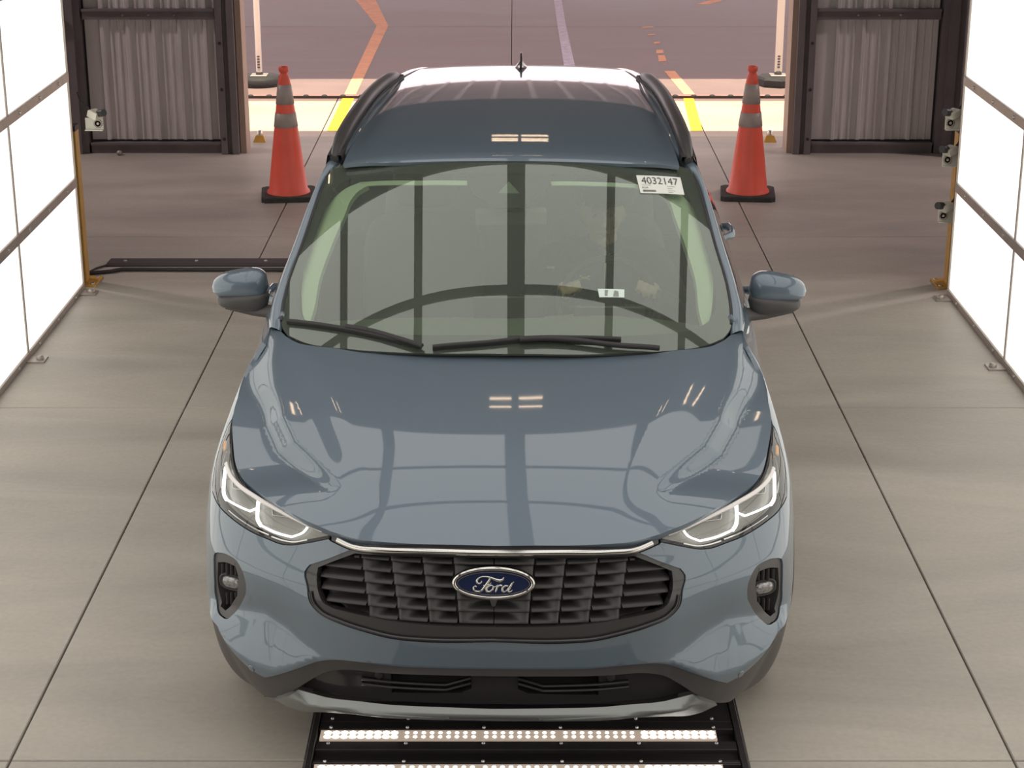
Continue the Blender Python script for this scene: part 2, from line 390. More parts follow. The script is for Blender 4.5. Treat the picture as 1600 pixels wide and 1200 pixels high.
def panel(name, fn, outer, holes, m, parent, h=.02, skirt=.012, off=0.0, build=True, flip=False, bevel=.0015):
    loops = [outer]+list(holes); pts = []; edges = []
    for lp in loops:
        b = len(pts); pts += [tuple(p) for p in lp]; n = len(lp); edges += [(b+i, b+(i+1) % n) for i in range(n)]
    nb = len(pts); A = np.array(pts); lo, hi = A.min(0), A.max(0)
    gx, gy = np.meshgrid(np.arange(lo[0]+h/2, hi[0], h), np.arange(lo[1]+h/2, hi[1], h)); G = np.stack([gx.ravel(), gy.ravel()], -1)
    keep = inpoly(G, outer)
    for hl in holes: keep &= ~inpoly(G, hl)
    G = G[keep]
    if len(G):
        d = np.full(len(G), 1e9)
        for i in range(0, nb): d = np.minimum(d, ((G-A[i])**2).sum(1))
        G = G[d > (.45*h)**2]
    allp = pts+[tuple(g) for g in G]
    res = delaunay_2d_cdt([Vector(p) for p in allp], edges, [], 0, 1e-6)
    V = np.array([tuple(v) for v in res[0]]); T = np.array(res[2])
    c = V[T].mean(1); ok = inpoly(c, outer)
    for hl in holes: ok &= ~inpoly(c, hl)
    T = T[ok]
    e = 2e-3
    P = fn(V[:, 0], V[:, 1], off)
    du = fn(V[:, 0]+e, V[:, 1], off)-fn(V[:, 0]-e, V[:, 1], off); dv = fn(V[:, 0], V[:, 1]+e, off)-fn(V[:, 0], V[:, 1]-e, off)
    Nn = np.cross(du, dv); Nn /= np.linalg.norm(Nn, axis=1)[:, None]+1e-12
    # make normals point away from the car's core
    core = np.array([0, 2.2, .6]); sgn = np.sign(((P-core)*Nn).sum(1).mean()); Nn *= sgn
    tri = P[T]; fnm = np.cross(tri[:, 1]-tri[:, 0], tri[:, 2]-tri[:, 0]); bad = (fnm*Nn[T[:, 0]]).sum(1) < 0
    T[bad] = T[bad][:, ::-1]
    cnt = {}
    for t in T:
        for k in range(3):
            a_, b_ = int(t[k]), int(t[(k+1) % 3]); cnt[(a_, b_)] = 1
    bd = [(a_, b_) for (a_, b_) in cnt if (b_, a_) not in cnt]
    vb = sorted({a_ for e_ in bd for a_ in e_}); ix = {v: i for i, v in enumerate(vb)}; nV = len(V)
    verts = np.vstack([P, P[vb]-Nn[vb]*skirt]) if skirt else P
    faces = [tuple(map(int, t)) for t in T]; nt_ = len(faces)
    if skirt: faces += [(b_, a_, nV+ix[a_], nV+ix[b_]) for a_, b_ in bd]
    me = bpy.data.meshes.new(name); me.from_pydata([tuple(v) for v in verts], [], faces); me.update()
    me.polygons.foreach_set('use_smooth', [i < nt_ for i in range(len(faces))])
    LN = []
    for i, f in enumerate(faces):
        if i < nt_: LN += [tuple(Nn[v]) for v in f]
        else: LN += [tuple(me.polygons[i].normal)]*4
    me.normals_split_custom_set(LN)
    return obj(name, me, m, parent)
def mir(pts): return [(-a, b) for a, b in pts]
def msegs(segs): return [[(-a, b) for a, b in sg][::-1] for sg in segs[::-1]]
def half(segs):
    """full symmetric outline from the left half: segs run from the centre line, round the left side, back to the centre"""
    return segs+msegs(segs)
# =================================================================== THE SETTING
def slab(name, x0, x1, y0, y1, m, parent, z=0.0, g=.004):
    mb = MB(); mb.box(x0+g, x1-g, y0+g, y1-g, -.08, z, .003); return mb.build(name, m, parent)
floor = MB().box(-9, 9, -8, 45, -.12, -.03).build('floor', M['void']); tag(floor, kind='structure')
xs = [-9, -7.80, -4.68, -1.56, 1.55, 4.67, 7.79, 9]; ys = [-8, -4.63, -1.40, 1.83, 5.06, 8.295, 11.527, 14.72]
for i in range(len(xs)-1):
    for j in range(len(ys)-1):
        if xs[i] == -1.56 and ys[j] in (1.83, 5.06): continue
        slab('slab', xs[i], xs[i+1], ys[j], ys[j+1], M['floor'], floor)
# the two slabs cut for the floor light box
BX0, BX1, BY0, BY1 = -.645, .725, 3.9, 5.62
slab('slab', -1.56, BX0, 1.83, 5.06, M['floor'], floor, g=.003); slab('slab', BX1, 1.55, 1.83, 5.06, M['floor'], floor, g=.003)
slab('slab', BX0, BX1, 1.83, BY0, M['floor'], floor, g=.003)
slab('slab', -1.56, BX0, 5.06, 8.295, M['floor'], floor, g=.003); slab('slab', BX1, 1.55, 5.06, 8.295, M['floor'], floor, g=.003)
slab('slab', BX0, BX1, BY1, 8.295, M['floor'], floor, g=.003)
for i in range(len(xs)-1): slab('apron_slab', xs[i], xs[i+1], 14.72, 16.30, M['apron'], floor)
for i in range(len(xs)-1): slab('apron_slab', xs[i], xs[i+1], 16.30, 16.43, M['floor_out'], floor)
for j, (a, b) in enumerate(((16.62, 20.84), (20.84, 26), (26, 32), (32, 45))):
    for c, d in ((-9, -6), (-6, -.02), (-.02, 6), (6, 9)): slab('yard_slab', c, d, a, b, M['floor_out'], floor)
def flat(name, pts, m, z=.0025, parent=floor, th=.002):
    n = len(pts); V = [(x, y, z) for x, y in pts]+[(x, y, z-th) for x, y in pts]
    F = [tuple(range(n))]+[(i, (i+1) % n, n+(i+1) % n, n+i) for i in range(n)]
    mb = MB(); mb.add(V, F); return mb.build(name, m, parent)
flat('painted_line', [(-1.52, 14.95), (-1.42, 14.95), (-1.418, 16.43), (-1.521, 16.43)], M['ypaint'])
flat('painted_line', [(-1.521, 16.62), (-1.418, 16.62), (-1.40, 20.9), (-1.76, 23.6), (-1.95, 25), (-2.16, 25), (-1.99, 23.4), (-1.53, 20.9)], M['opaint'])
flat('painted_line', [(1.445, 14.95), (1.539, 14.95), (1.60, 16.43), (1.51, 16.43)], M['ypaint'])
flat('painted_line', [(1.53, 16.62), (1.63, 16.62), (1.554, 17.88), (1.45, 17.88)], M['opaint'])
for (a, b, x0, x1) in ((18.25, 18.29, 1.46, 1.53), (18.45, 18.85, 1.44, 1.53), (18.95, 19.2, 1.45, 1.54), (19.6, 19.75, 1.47, 1.55), (20.2, 20.3, 1.44, 1.54), (20.75, 20.85, 1.42, 1.56)):
    flat('paint_flake', [(x0, a), (x1-.01, a+.03), (x1, b), (x0+.02, b-.02)], M['opaint'])
flat('painted_line', [(2.2, 22.7), (2.75, 23.7), (2.85, 23.6), (2.35, 22.7)], M['opaint'])
flat('painted_line', [(.495, 17.4), (.60, 17.4), (.60, 18.3), (.585, 21), (.60, 25), (.50, 25), (.49, 21)], M['wpaint'])

# hall shell
hall = MB().box(-8.2, -8, -8, 14.1, 0, 5).build('wall_left', M['hall']); tag(hall, kind='structure')
tag(MB().box(8, 8.2, -8, 14.1, 0, 5).build('wall_right', M['hall']), kind='structure')
tag(MB().box(-8.2, 8.2, -8.2, -8, 0, 5).build('wall_front', M['hall']), kind='structure')
tag(MB().box(-8.2, 8.2, -8.2, 14.2, 5, 5.15).build('ceiling', M['hall']), kind='structure')
# exit wall: ribbed sheeting around the opening
OX0, OX1, OZ = -2.07, 2.14, 2.75
wb = MB(); wb.box(-8, OX0-.02, 14.16, 14.24, 0, 5); wb.box(OX1+.02, 8, 14.16, 14.24, 0, 5); wb.box(OX0-.02, OX1+.02, 14.16, 14.24, OZ, 5)
wall_back = tag(wb.build('wall_back', M['hall']), kind='structure')
def ribbed(name, x0, x1, z0, z1, y, parent, pitch=.195, first=None, m='sheet'):
    mb = MB(); xsn = []; x = x0 if first is None else first
    prof = []; px_ = x0; prof.append((x0, 0))
    while x < x1-.05:
        # wide dark lap rib then shallow ribs
        for (dx, d) in ((0, 0), (.008, -.022), (.030, -.022), (.038, 0), (.078, 0), (.083, -.007), (.093, -.007), (.098, 0), (.135, 0), (.140, -.007), (.150, -.007), (.155, 0)):
            if x0 < x+dx < x1: prof.append((x+dx, d))
        x += pitch*1.0
    prof.append((x1, 0)); V = [(a, y+d, z0) for a, d in prof]+[(a, y+d, z1) for a, d in prof]; n = len(prof)
    mb.add(V, [(i, i+1, n+i+1, n+i) for i in range(n-1)]); mb.box(x0, x1, y+.012, y+.03, z0, z1)
    return mb.build(name, M[m], parent)
def bolt_row(parent, pts, r=.011, axis='y', m='bolt'):
    me = None
    for p in pts:
        if me is None:
            mb = MB(); mb.lathe([(r, .0), (r, -.004), (r*.6, -.008)] if axis == 'y' else [(r, 0), (r, .003), (r*.6, .006)], n=8, axis=axis); me = mb.mesh('bolt'); me.materials.append(M[m])
        o = bpy.data.objects.new('bolt', me); COL.objects.link(o); o.parent = parent; o.location = p
def door_leaf(name, x0, x1, sgn):
    """sliding leaf: opening-side edge at x1 when sgn=+1 (left leaf), at x0 when sgn=-1 (right leaf)"""
    d = empty(name, (0, 0, 0)); tag(d, kind='structure')
    yb = 14.10
    fa, fb = (x1-.135, x1) if sgn > 0 else (x0, x0+.135)      # stile beside the opening
    ga, gb = (x0, x0+.17) if sgn > 0 else (x1-.17, x1)        # stile at the far side
    if sgn > 0: ix0, ix1 = x0+.19, x1-.15
    else: ix0, ix1 = x0+.15, x1-.19
    for k, (z0, z1) in enumerate(((.10, 1.02), (1.10, 2.02), (2.10, 3.02), (3.10, 3.92))):
        ribbed('ribbed_panel', ix0, ix1, z0, z1, yb+.035, d, first=(x0+.30 if sgn > 0 else x0+.29))
    for z0, z1 in ((.0, .085), (1.02, 1.10), (2.02, 2.10), (3.02, 3.10), (3.92, 4.0)):
        mb = MB(); mb.box(ix0-.005, ix1+.005, yb-.012, yb+.05, z0, z1, .006); mb.box(ix0-.005, ix1+.005, yb-.03, yb-.012, z1-.018, z1)
        rl = mb.build('rail', M['steel'], d)
    bolt_row(d, [(x, yb-.012, 1.055) for x in np.linspace(ix0+.3, ix1-.3, 3)])
    mb = MB(); mb.box(ga, gb, yb-.02, yb+.06, 0, 4.0, .01); mb.box(ga+.05, gb-.05, yb-.05, yb-.02, 0, 4.0, .005); mb.build('stile', M['steel'], d)
    mb = MB(); mb.box(fa, fa+.05, yb-.06, yb+.06, 0, 4.0, .006); mb.box(fb-.05, fb, yb-.06, yb+.06, 0, 4.0, .006); mb.box(fa+.05, fb-.05, yb-.02, yb+.06, 0, 4.0)
    mb.build('stile', M['steel'], d)
    c = (fa if sgn > 0 else fb)
    bolt_row(d, [((fa+.025 if sgn > 0 else fb-.025), yb-.06, z) for z in (.12, .5, .85, 1.3, 1.8)], r=.013, m='dark')
    return d
dl = door_leaf('door_1', -3.43, OX0-.035, 1); dr = door_leaf('door_2', OX1+.0, 3.40, -1)
# stone left on the lower rail of the left leaf
tag(MB().lathe([(.004, 0), (.022, .008), (.024, .022), (.012, .034)], (-3.02, 14.02, .0), n=10).build('pebble', M['cpanel'] if 0 else M['alu']), 'small pale stone lying against the foot of the left ribbed door', 'stone')
# jambs (outdoor side) and posts
tag(MB().box(OX0-.03, OX0+.015, 14.10, 14.32, 0, 4, .004).build('trim_1', mat('jamb_tan', (.42, .30, .24), .6)), kind='structure')
tag(MB().box(OX1-.04, OX1, 14.10, 14.32, 0, 4, .004).build('trim_2', bpy.data.materials['jamb_tan']), kind='structure')
tag(MB().box(-4.3, -3.44, 14.02, 14.16, 0, 5).build('trim_3', M['steel']), kind='structure')
for k, z in enumerate((1.02, 2.05)):
    tag(MB().box(-4.3, -3.44, 13.99, 14.02, z, z+.09).build('trim_%d' % (4+k), M['steel']), kind='structure')
mb = MB(); mb.box(3.40, 6.6, 13.9, 14.16, 0, 5); tag(mb.build('trim_6', mat('grey_column', (.40, .37, .37), .6)), kind='structure')

# canopy over the yard (its ribs mirror in the car's roof)
cn = empty('yard_canopy', (0, 16.6, 0)); tag(cn, 'ribbed sheet canopy roof standing over the yard beyond the opening', 'canopy')
mb = MB(); mb.box(-9, 9, -.2+.4, 17.4, 4.42, 4.55); mb.build('roof_sheet', M['canopy'], cn)
for x in np.arange(-8.7, 8.9, .6): MB().box(x-.045, x+.045, .2, 17.4, 4.34, 4.42).build('roof_rib', M['sheet'], cn)
for x in (-8.6, 8.6):
    for y in (1.5, 15.5): MB().box(x-.1, x+.1, y-.1, y+.1, 0, 4.42).build('post', M['steel'], cn)

# trench drain rail across the exit
dr_ = empty('trench_drain', (0, 16.52, 0)); tag(dr_, 'long reddish steel trench drain set in the ground behind the sunlit strip', 'drain')
mb = MB(); mb.box(-6, 6, -.085, .085, -.03, .004, .002); mb.build('channel', M['redrail'], dr_)
mb = MB(); mb.box(-6, 6, -.10, -.085, -.02, .022); mb.build('edge_bar', M['dark'], dr_)
mb = MB()
for x in np.arange(-4.0, 4.0, .165): mb.lathe([(.024, .004), (.026, .012), (.012, .018)], (x, .0, 0), n=8, cap=True)
tag(mb.build('stud', M['dark'], dr_), kind='stuff')

# =================================================================== LIGHT TUNNEL
def light_wall(x, sgn, label, yend, seams):
    r = empty('light_wall', (x, yend, 0)); tag(r, label, 'light wall', 'luminous side walls of the tunnel')
    t = .03
    rows = [(.035, .605), (.655, 1.205), (1.255, 1.805), (1.855, 2.405), (2.455, 3.005)]
    ys_ = [yend]+seams
    xin = 0 if sgn > 0 else 0
    for i in range(len(ys_)-1):
        a, b = ys_[i]-yend, ys_[i+1]-yend
        for z0, z1 in rows:
            MB().box(min(0, sgn*.02), max(0, sgn*.02), b+.006, a-.006, z0, z1).build('light_panel', M['panel'], r)
        if i < len(ys_)-2:
            MB().box(min(-sgn*.006, sgn*.03), max(-sgn*.006, sgn*.03), b-.010, b+.010, .03, 3.02).build('mullion', M['alu'], r)
    L = ys_[-1]-yend
    for z0, z1 in ((-.0, .035), (.605, .655), (1.205, 1.255), (1.805, 1.855), (2.405, 2.455), (3.005, 3.05)):
        rl = MB().box(min(-sgn*.012, sgn*.03), max(-sgn*.012, sgn*.03), L, 0, z0, z1, .002).build('rail', M['alu'], r)
        for yy in np.arange(-.25, max(L, -4.2), -.42):
            o = MB().lathe([(.011, 0), (.011, .004), (.005, .007)] , n=8, axis='x').mesh('bolt'); 
            for v in o.vertices: v.co.x *= -sgn
            obj('bolt', o, M['bolt'], r, (-sgn*.012, yy, (z0+z1)/2))
    MB().box(min(-sgn*.008, sgn*.05), max(-sgn*.008, sgn*.05), 0, .012, 0, 3.05).build('end_strip', M['alu'], r)
    MB().box(min(sgn*.03, sgn*.05), max(sgn*.03, sgn*.05), L, 0, 0, 3.05).build('back_sheet', M['alu'], r)
    for yy in (-.10, -1.32, -2.6):   # feet
        mb = MB(); mb.box(min(-sgn*.10, 0), max(-sgn*.10, 0), yy-.05, yy+.05, 0, .008); mb.lathe([(.02, .008), (.02, .02), (.01, .026)], (-sgn*.07, yy, 0), n=10)
        mb.build('foot', M['alu'], r)
    return r
sm = [10.33-1.285*k for k in range(1, 8)]
light_wall(-2.49, -1, 'left wall of glowing white light panels in grey rails beside the blue car', 10.33, sm)
light_wall(2.49, 1, 'right wall of glowing white light panels in grey rails, with cameras at its far edge', 10.21, [s-.02 if 0 else s-.12+.01 for s in sm])
# ceiling of light panels above the car
CZ, CY0, CY1 = 3.35, -.2, 7.93
cl = empty('ceiling_light_array', (0, CY1, CZ)); tag(cl, 'overhead grid of bright panels above the car, mirrored in its windshield', 'ceiling light')
CXB = [-1.5, -.76, 0, .76, 1.5]; 
cxs = [-2.2, -1.5, -.76, 0, .76, 1.5, 2.2]; cys = [CY1, 6.99, 6.09, 5.19, 4.29, 3.39, 2.49, 1.59, .69, CY0]
for i in range(6):
    for j in range(len(cys)-1):
        MB().box(cxs[i]+.01, cxs[i+1]-.01, cys[j+1]-CY1+.01, cys[j]-CY1-.01, 0, .02).build('ceiling_panel', M['cpanel'], cl)
for i, x in enumerate(cxs):
    hw = .058 if x == 0 else .035
    MB().box(x-hw, x+hw, CY0-CY1, 0, -.03, .03).build('bar', M['bar'], cl)
for y in cys: MB().box(-2.2, 2.2, y-CY1-.03, y-CY1+.03, -.028, .03).build('bar', M['bar'], cl)
for x in (-1.9, 1.9):
    for y in (-.3, -7): MB().tube([(x, y, .03), (x, y, 5-CZ)], .012, 6).build('hanger', M['alu'], cl)

# warm tube lamps of the dark hall beyond the tunnel
for n_, (lx, ly, lz, hl_, lon) in enumerate(((-.10, 9.5, 4.3, .07, 0), (.10, 9.5, 4.3, .08, 0), (-.08, 13.3, 3.8, .11, 0), (.18, 13.3, 3.8, .12, 0), (-2.25, 9.15, 4.3, .10, 1), (-1.5, 9.15, 4.3, .10, 1), (1.15, 9.10, 4.3, .10, 1), (1.75, 9.0, 4.3, .10, 1))):
    lp = empty('hall_lamp', (lx, ly, lz)); tag(lp, ['small warm twin tube lamp overhead past the tunnel, left of the pair', 'small warm twin tube lamp overhead past the tunnel, right of the pair', 'small warm twin tube lamp over the exit opening, left of the pair', 'small warm twin tube lamp over the exit opening, right of the pair', 'short lengthwise warm lamp high on the left, outer one', 'short lengthwise warm lamp high on the left, inner one', 'short lengthwise warm lamp high on the right, inner one', 'short lengthwise warm lamp high on the right, outer one'][n_], 'lamp', 'twin tube lamps under the hall roof')
    for d in (-.07, .07):
        mb = MB()
        if lon: mb.tube([(d, -hl_, 0), (d, hl_, 0)], .009, 8)
        else: mb.tube([(-hl_, d, 0), (hl_, d, 0)], .009, 8)
        mb.build('tube', M['tube'], lp)
    mb = MB()
    if lon: mb.box(-.12, .12, -hl_-.03, hl_+.03, .03, .08)
    else: mb.box(-hl_-.005, hl_+.005, -.12, .12, .03, .08)
    mb.build('lamp_housing', M['hall'], lp)
    MB().tube([(0, 0, .08), (0, 0, 5-lz)], .01, 6).build('hanger', M['alu'], lp)
# unseen fill lamps added to brighten the far floor and door sheets
for lx, lab in ((-6.6, 'unseen round fill lamp added over the left side of the hall'), (6.6, 'unseen round fill lamp added over the right side of the hall')):
    lp = empty('fill_lamp', (lx, 12.7, 4.5)); tag(lp, lab, 'lamp')
    MB().lathe([(.28, .0), (.20, .12), (.08, .22), (.05, .30)], n=28, cap=False).build('lamp_shade', M['alu'], lp)
    MB().tube([(0, 0, .28), (0, 0, .50)], .012, 6).build('hanger', M['alu'], lp)
    MB().lathe([(.24, .03), (.24, .035)], n=24).build('diffuser', emis('fill_diffuser', (1, .88, .82), 6.0), lp)
    al = bpy.data.lights.new('fill_light', 'AREA'); al.shape = 'DISK'; al.size = .46; al.energy = 165; al.color = (1, .83, .84)
    ao = bpy.data.objects.new('fill_light', al); COL.objects.link(ao); ao.parent = lp; ao.location = (0, 0, -.01)

# yellow posts at the far ends of the walls
for sx, x, y, lab in ((-1, -2.535, 10.47, 'slim yellow steel post at the end of the left light wall'), (1, 2.56, 10.42, 'slim yellow steel post at the end of the right light wall')):
    p = empty('yellow_post', (x, y, 0)); tag(p, lab, 'post')
    MB().box(-.045, .045, -.045, .045, .01, .90, .003).build('shaft', M['yellow'], p)
    MB().box(-.047, .047, -.047, .047, .90, .93).build('post_cap', M['dark'], p)
    mb = MB(); mb.box(-.11, .11, -.10, .10, 0, .012, .002); mb.build('base_plate', M['yellow'], p)
    bolt_row(p, [(-sx*.085, -.07, .012), (-sx*.085, .07, .012)], axis='z', r=.014)
# small wall cameras on brackets
def wall_camera(x, y, z, sg, label, aim):
    c = empty('wall_camera', (x, y, z)); tag(c, label, 'camera', 'small cameras on the ends of the light walls')
    mb = MB(); mb.box(min(0, -sg*.10), max(0, -sg*.10), -.004, .004, -.045, .02, .001); mb.box(min(0, -sg*.10), max(0, -sg*.10), -.03, .004, -.050, -.045); mb.build('bracket', M['camwhite'], c)
    mb = MB(); mb.lathe([(.024, -.006), (.024, -.012), (.017, -.012), (.017, -.006)], (-sg*.072, 0, -.012), n=16, axis='y'); mb.lathe([(.008, -.004), (.008, -.012)], (-sg*.072, 0, -.012), n=12, axis='y'); mb.build('pivot_ring', M['alu'], c)
    mb = MB(); mb.box(-.032, .032, -.035, .03, -.012, .028, .004)
    o = mb.build('camera_body', M['camwhite'], c, (-sg*.062, -.01, .035)); o.rotation_euler = (0, aim, sg*.5)
    d = (-sg*math.cos(.3), -.5, .12)
    mb = MB(); a = np.array((-sg*.085, -.025, .05)); mb.tube([a, a+np.array((-sg*.035, -.03, .008))], .021, 14); mb.build('lens', M['camblack'], c)
    mb = MB(); mb.tube([(-sg*.03, 0, .06), (-sg*.01, .01, .085), (sg*.02, .02, .11), (sg*.04, .03, .16)], .006, 6); mb.build('cable', M['hose'], c)
wall_camera(-2.425, 10.42, .96, -1, 'small white bracket camera on the end of the left light wall', .3)
for z, lab in ((.975, 'topmost of the three bracket cameras on the right light wall'), (.765, 'middle one of the three bracket cameras on the right light wall'), (.44, 'lowest of the three bracket cameras on the right light wall')):
    wall_camera(2.53, 10.36, z, 1, lab, -.3)

# floor light box in front of the car
fb = empty('floor_light_box', (0.04, 0, 0)); tag(fb, 'black plated floor box with bright white LED strips under the front bumper', 'floor light')
bx0, bx1 = BX0-.04, BX1-.04
MB().box(bx0, bx1, BY0, BY1, -.07, -.02).build('tray', M['plate2'], fb)
for sx_ in (bx0, bx1):
    MB().box(min(sx_, sx_+(.02 if sx_ < 0 else -.02)), max(sx_, sx_+(.02 if sx_ < 0 else -.02)), BY0, BY1, -.02, .006, .002).build('edge_frame', M['plate'], fb)
def plate(y0, y1, z=0.0, m='plate'): return MB().box(bx0+.022, bx1-.022, y0+.002, y1-.002, -.02, z, .002).build('cover_plate', M[m], fb)
def strip(y0, y1):
    st = MB().box(-.655, .605, y0, y1, -.015, .001).build('led_strip', M['ledstrip'], fb)
    me = None; w_ = (1.26)/5
    for k in range(5):
        n = 9 if k not in (0, 4) else 9
        for i in range(n):
            for row in (0, 1):
                x = -.655+w_*k+.024+(w_-.040)*i/(n-1) if n > 1 else 0
                if me is None:
                    mb = MB(); mb.lathe([(.0062, .0), (.0058, .002), (.003, .0035)], n=8); me = mb.mesh('led'); me.materials.append(M['led'])
                o = bpy.data.objects.new('led', me); COL.objects.link(o); o.parent = st; o.location = (x, y0+(y1-y0)*(.3+.42*row), .001)
                if k in (0, 4): o.scale = (1.9, 1.6, 1)
plate(5.30, BY1); plate(5.252, 5.30); strip(5.185, 5.245); plate(5.125, 5.18); plate(5.065, 5.125, -.012, 'plate2'); plate(5.045, 5.065)
strip(4.975, 5.035); plate(4.90, 4.97); plate(BY0, 4.90)
plate(5.025+.01, 5.045)
for y in (5.318, 5.262, 5.162, 5.052):
    bolt_row(fb, [(x, y, .0) for x in np.linspace(-.625, .60, 6)], r=.006, axis='z')

# cable ramp and hose on the floor at the left
cr = empty('cable_ramp', (-1.9, 10.86, 0)); tag(cr, 'long flat dark cable ramp lying across the floor left of the car', 'cable ramp')
mb = MB(); L_ = [(-.56, 0), (-.56, .0)]
mb.box(-.56, .62, -.055, .075, 0, .022, .012); mb.build('ramp_body', M['strip'], cr)
MB().box(.62, .72, -.06, .08, 0, .03, .004).build('end_block', M['dark'], cr)
bolt_row(cr, [(x, .0, .022) for x in (-.45, -.02, .40)], r=.011, axis='z')
h1 = MB().tube([(-2.52, 10.62, .012), (-2.40, 10.66, .012), (-2.34, 10.70, .014), (-1.9, 10.695, .014), (-1.2, 10.69, .014)], .012, 8).build('hose', M['hose']); tag(h1, 'black hose running across the floor in front of the cable ramp', 'hose')
h2 = MB().tube([(-2.53, 10.64, .010), (-2.50, 10.75, .008), (-2.44, 10.83, .008), (-2.40, 10.86, .008)], .006, 6).build('thin_cable', M['hose']); tag(h2, 'thin black cable linking the left yellow post to the cable ramp', 'cable')

# traffic cones
def cone(x, y, rz, label):
    c = empty('traffic_cone', (x, y, 0), rz); tag(c, label, 'traffic cone', 'traffic cones either side of the car')
    mb = MB(); n = 4; b = .187
    V = []
    for z, k in ((0, 1), (.03, 1), (.036, .97)):
        for i in range(8):
            ang = math.pi/4*i+math.pi/8; rr = b*k/math.cos(math.pi/8)*1.0
            # octagon stretched to a square with clipped corners
            q = (b*k, b*k*.8) if i in (0,) else None
        pts = [(b*k, b*k*.85), (b*k*.85, b*k), (-b*k*.85, b*k), (-b*k, b*k*.85), (-b*k, -b*k*.85), (-b*k*.85, -b*k), (b*k*.85, -b*k), (b*k, -b*k*.85)]
        V += [(p[0], p[1], z) for p in pts]
    F = [tuple(range(7, -1, -1)), tuple(range(16, 24))]+[(i*8+j, i*8+(j+1) % 8, (i+1)*8+(j+1) % 8, (i+1)*8+j) for i in range(2) for j in range(8)]
    mb.add(V, F); mb.build('base', M['cone_base'], c)
    R = lambda z: .138-(z-.03)*(.138-.030)/.86
    mb = MB(); mb.lathe([(.150, .036), (.147, .046), (R(.06), .06), (R(.35), .35), (R(.6), .6), (R(.80), .80), (R(.84), .84), (.026, .855), (.026, .868), (.033, .872), (.034, .895), (.030, .905), (.024, .905), (.022, .86)], n=40); mb.build('cone_body', M['orange'], c)
    for z0, z1 in ((.495, .592), (.652, .785)):
        mb = MB(); mb.lathe([(R(z0)+.001, z0), (R(z0)+.0035, z0+.001), (R(z1)+.0035, z1-.001), (R(z1)+.001, z1)], n=40, cap=False); mb.build('reflective_collar', M['collar'], c)
cone(-1.565, 12.64, .12, 'orange traffic cone with two grey collars left of the car')
cone(1.63, 12.66, -.10, 'orange traffic cone with two grey collars right of the car')

# white poles on rubber bases in the yard
def pole(x, y, label, octo, tagm):
    p = empty('sign_pole', (x, y, 0)); tag(p, label, 'pole', 'white poles on black bases in the yard')
    n = 8 if octo else 32
    mb = MB(); mb.lathe([(.20, 0), (.205, .02), (.205, .065), (.185, .085), (.08, .09)], n=n, smooth=not octo); mb.build('pole_base', M['polebase'], p)
    mb = MB(); mb.box(-.075, .075, -.075, .075, .09, .098, .002); mb.build('foot_plate', M['alu'], p)
    mb = MB(); mb.lathe([(.035, .098), (.03, .12), (.018, .13)], n=14); mb.build('socket', M['dark'], p)
    mb = MB(); mb.lathe([(.028, .12), (.028, 2.0), (.02, 2.02)], n=18) if not octo else mb.box(-.034, .034, -.012, .012, .12, 2.0, .002); mb.build('shaft', M['pole'], p)
    mb = MB()
    for z in (.16, .185, .21, .235, .26): mb.box(-.012, .012, -.0305 if not octo else -.014, -.02 if not octo else -.012, z, z+.012)
    tag(mb.build('sticker_print', M['ink'], p), kind='stuff')
pole(-2.345, 17.12, 'white round pole on a black disc base beyond the left opening edge', False, 1)
pole(2.44, 17.12, 'white flat pole on a black octagonal base beyond the right opening edge', True, 1)
# yellow floor stops at the feet of the door jambs
for x, lab in ((-2.01, 'small yellow door stop at the foot of the left jamb'), (2.03, 'small yellow door stop at the foot of the right jamb')):
    d = empty('door_stop', (x, 14.55, 0)); tag(d, lab, 'door stop')
    mb = MB(); V = [(-.05, -.06, 0), (.05, -.06, 0), (.035, .08, 0), (-.035, .08, 0), (-.03, -.03, .05), (.03, -.03, .05), (.02, .05, .05), (-.02, .05, .05)]
    mb.add(V, [(3, 2, 1, 0), (4, 5, 6, 7), (0, 1, 5, 4), (1, 2, 6, 5), (2, 3, 7, 6), (3, 0, 4, 7)]); mb.build('wedge', M['yellow'], d)
    MB().lathe([(.018, .05), (.018, .085), (.01, .09)], n=10).build('knob', M['bolt'], d)
# =================================================================== THE CAR
car = empty('car', (CAR_X, CAR_Y, 0), -CAR_YAW)
tag(car, 'blue-grey compact SUV with lit headlights parked nose first between the light walls', 'car')
P_ = M['paint']
def H(pts): return HS.pxs(pts)
def W_(pts): return WS.pxs(pts)
def c0(pts, i):
    pts = list(pts); pts[i] = (0.0, pts[i][1]); return pts
# ---- hood
hf = c0(H([(771, 853), (720, 851.5), (615, 848), (552, 841), (516, 830)]), 0)
hs = H([(516, 830), (475, 812), (440, 793), (405, 769.5), (379, 748), (368, 724), (364.5, 695), (363.5, 655), (367, 636), (373, 618), (380, 598), (389, 581), (401, 564), (412, 548), (421, 525), (423, 514)])
hr = c0(H([(423, 514), (438, 518), (449, 527), (470, 537), (530, 545), (549, 548.5), (659, 554), (804, 555.5)]), -1)
segs = [hf, hs, hr]
hood = panel('hood', Hsurf, outline(half(segs), .012), [], P_, car, h=.0115, skirt=.022)
# ---- windshield
wo = W_([(804, 553.5), (659, 552), (549, 546), (475, 535), (451, 524.5)]); wo = c0(wo, 0)
wside = W_([(451, 524.5), (442, 512), (439, 498), (441, 478), (447, 450), (472, 379), (499, 303), (511, 273), (518, 262)])
wt = c0(W_([(518, 262), (530, 258.5), (584, 255), (700, 253), (808, 252.6)]), -1)
wsegs = [wo, wside, wt]
WO = outline(half(wsegs), .02)
ws = panel('windshield', Wsurf, WO, [], M['glass'], car, h=.05, skirt=0)
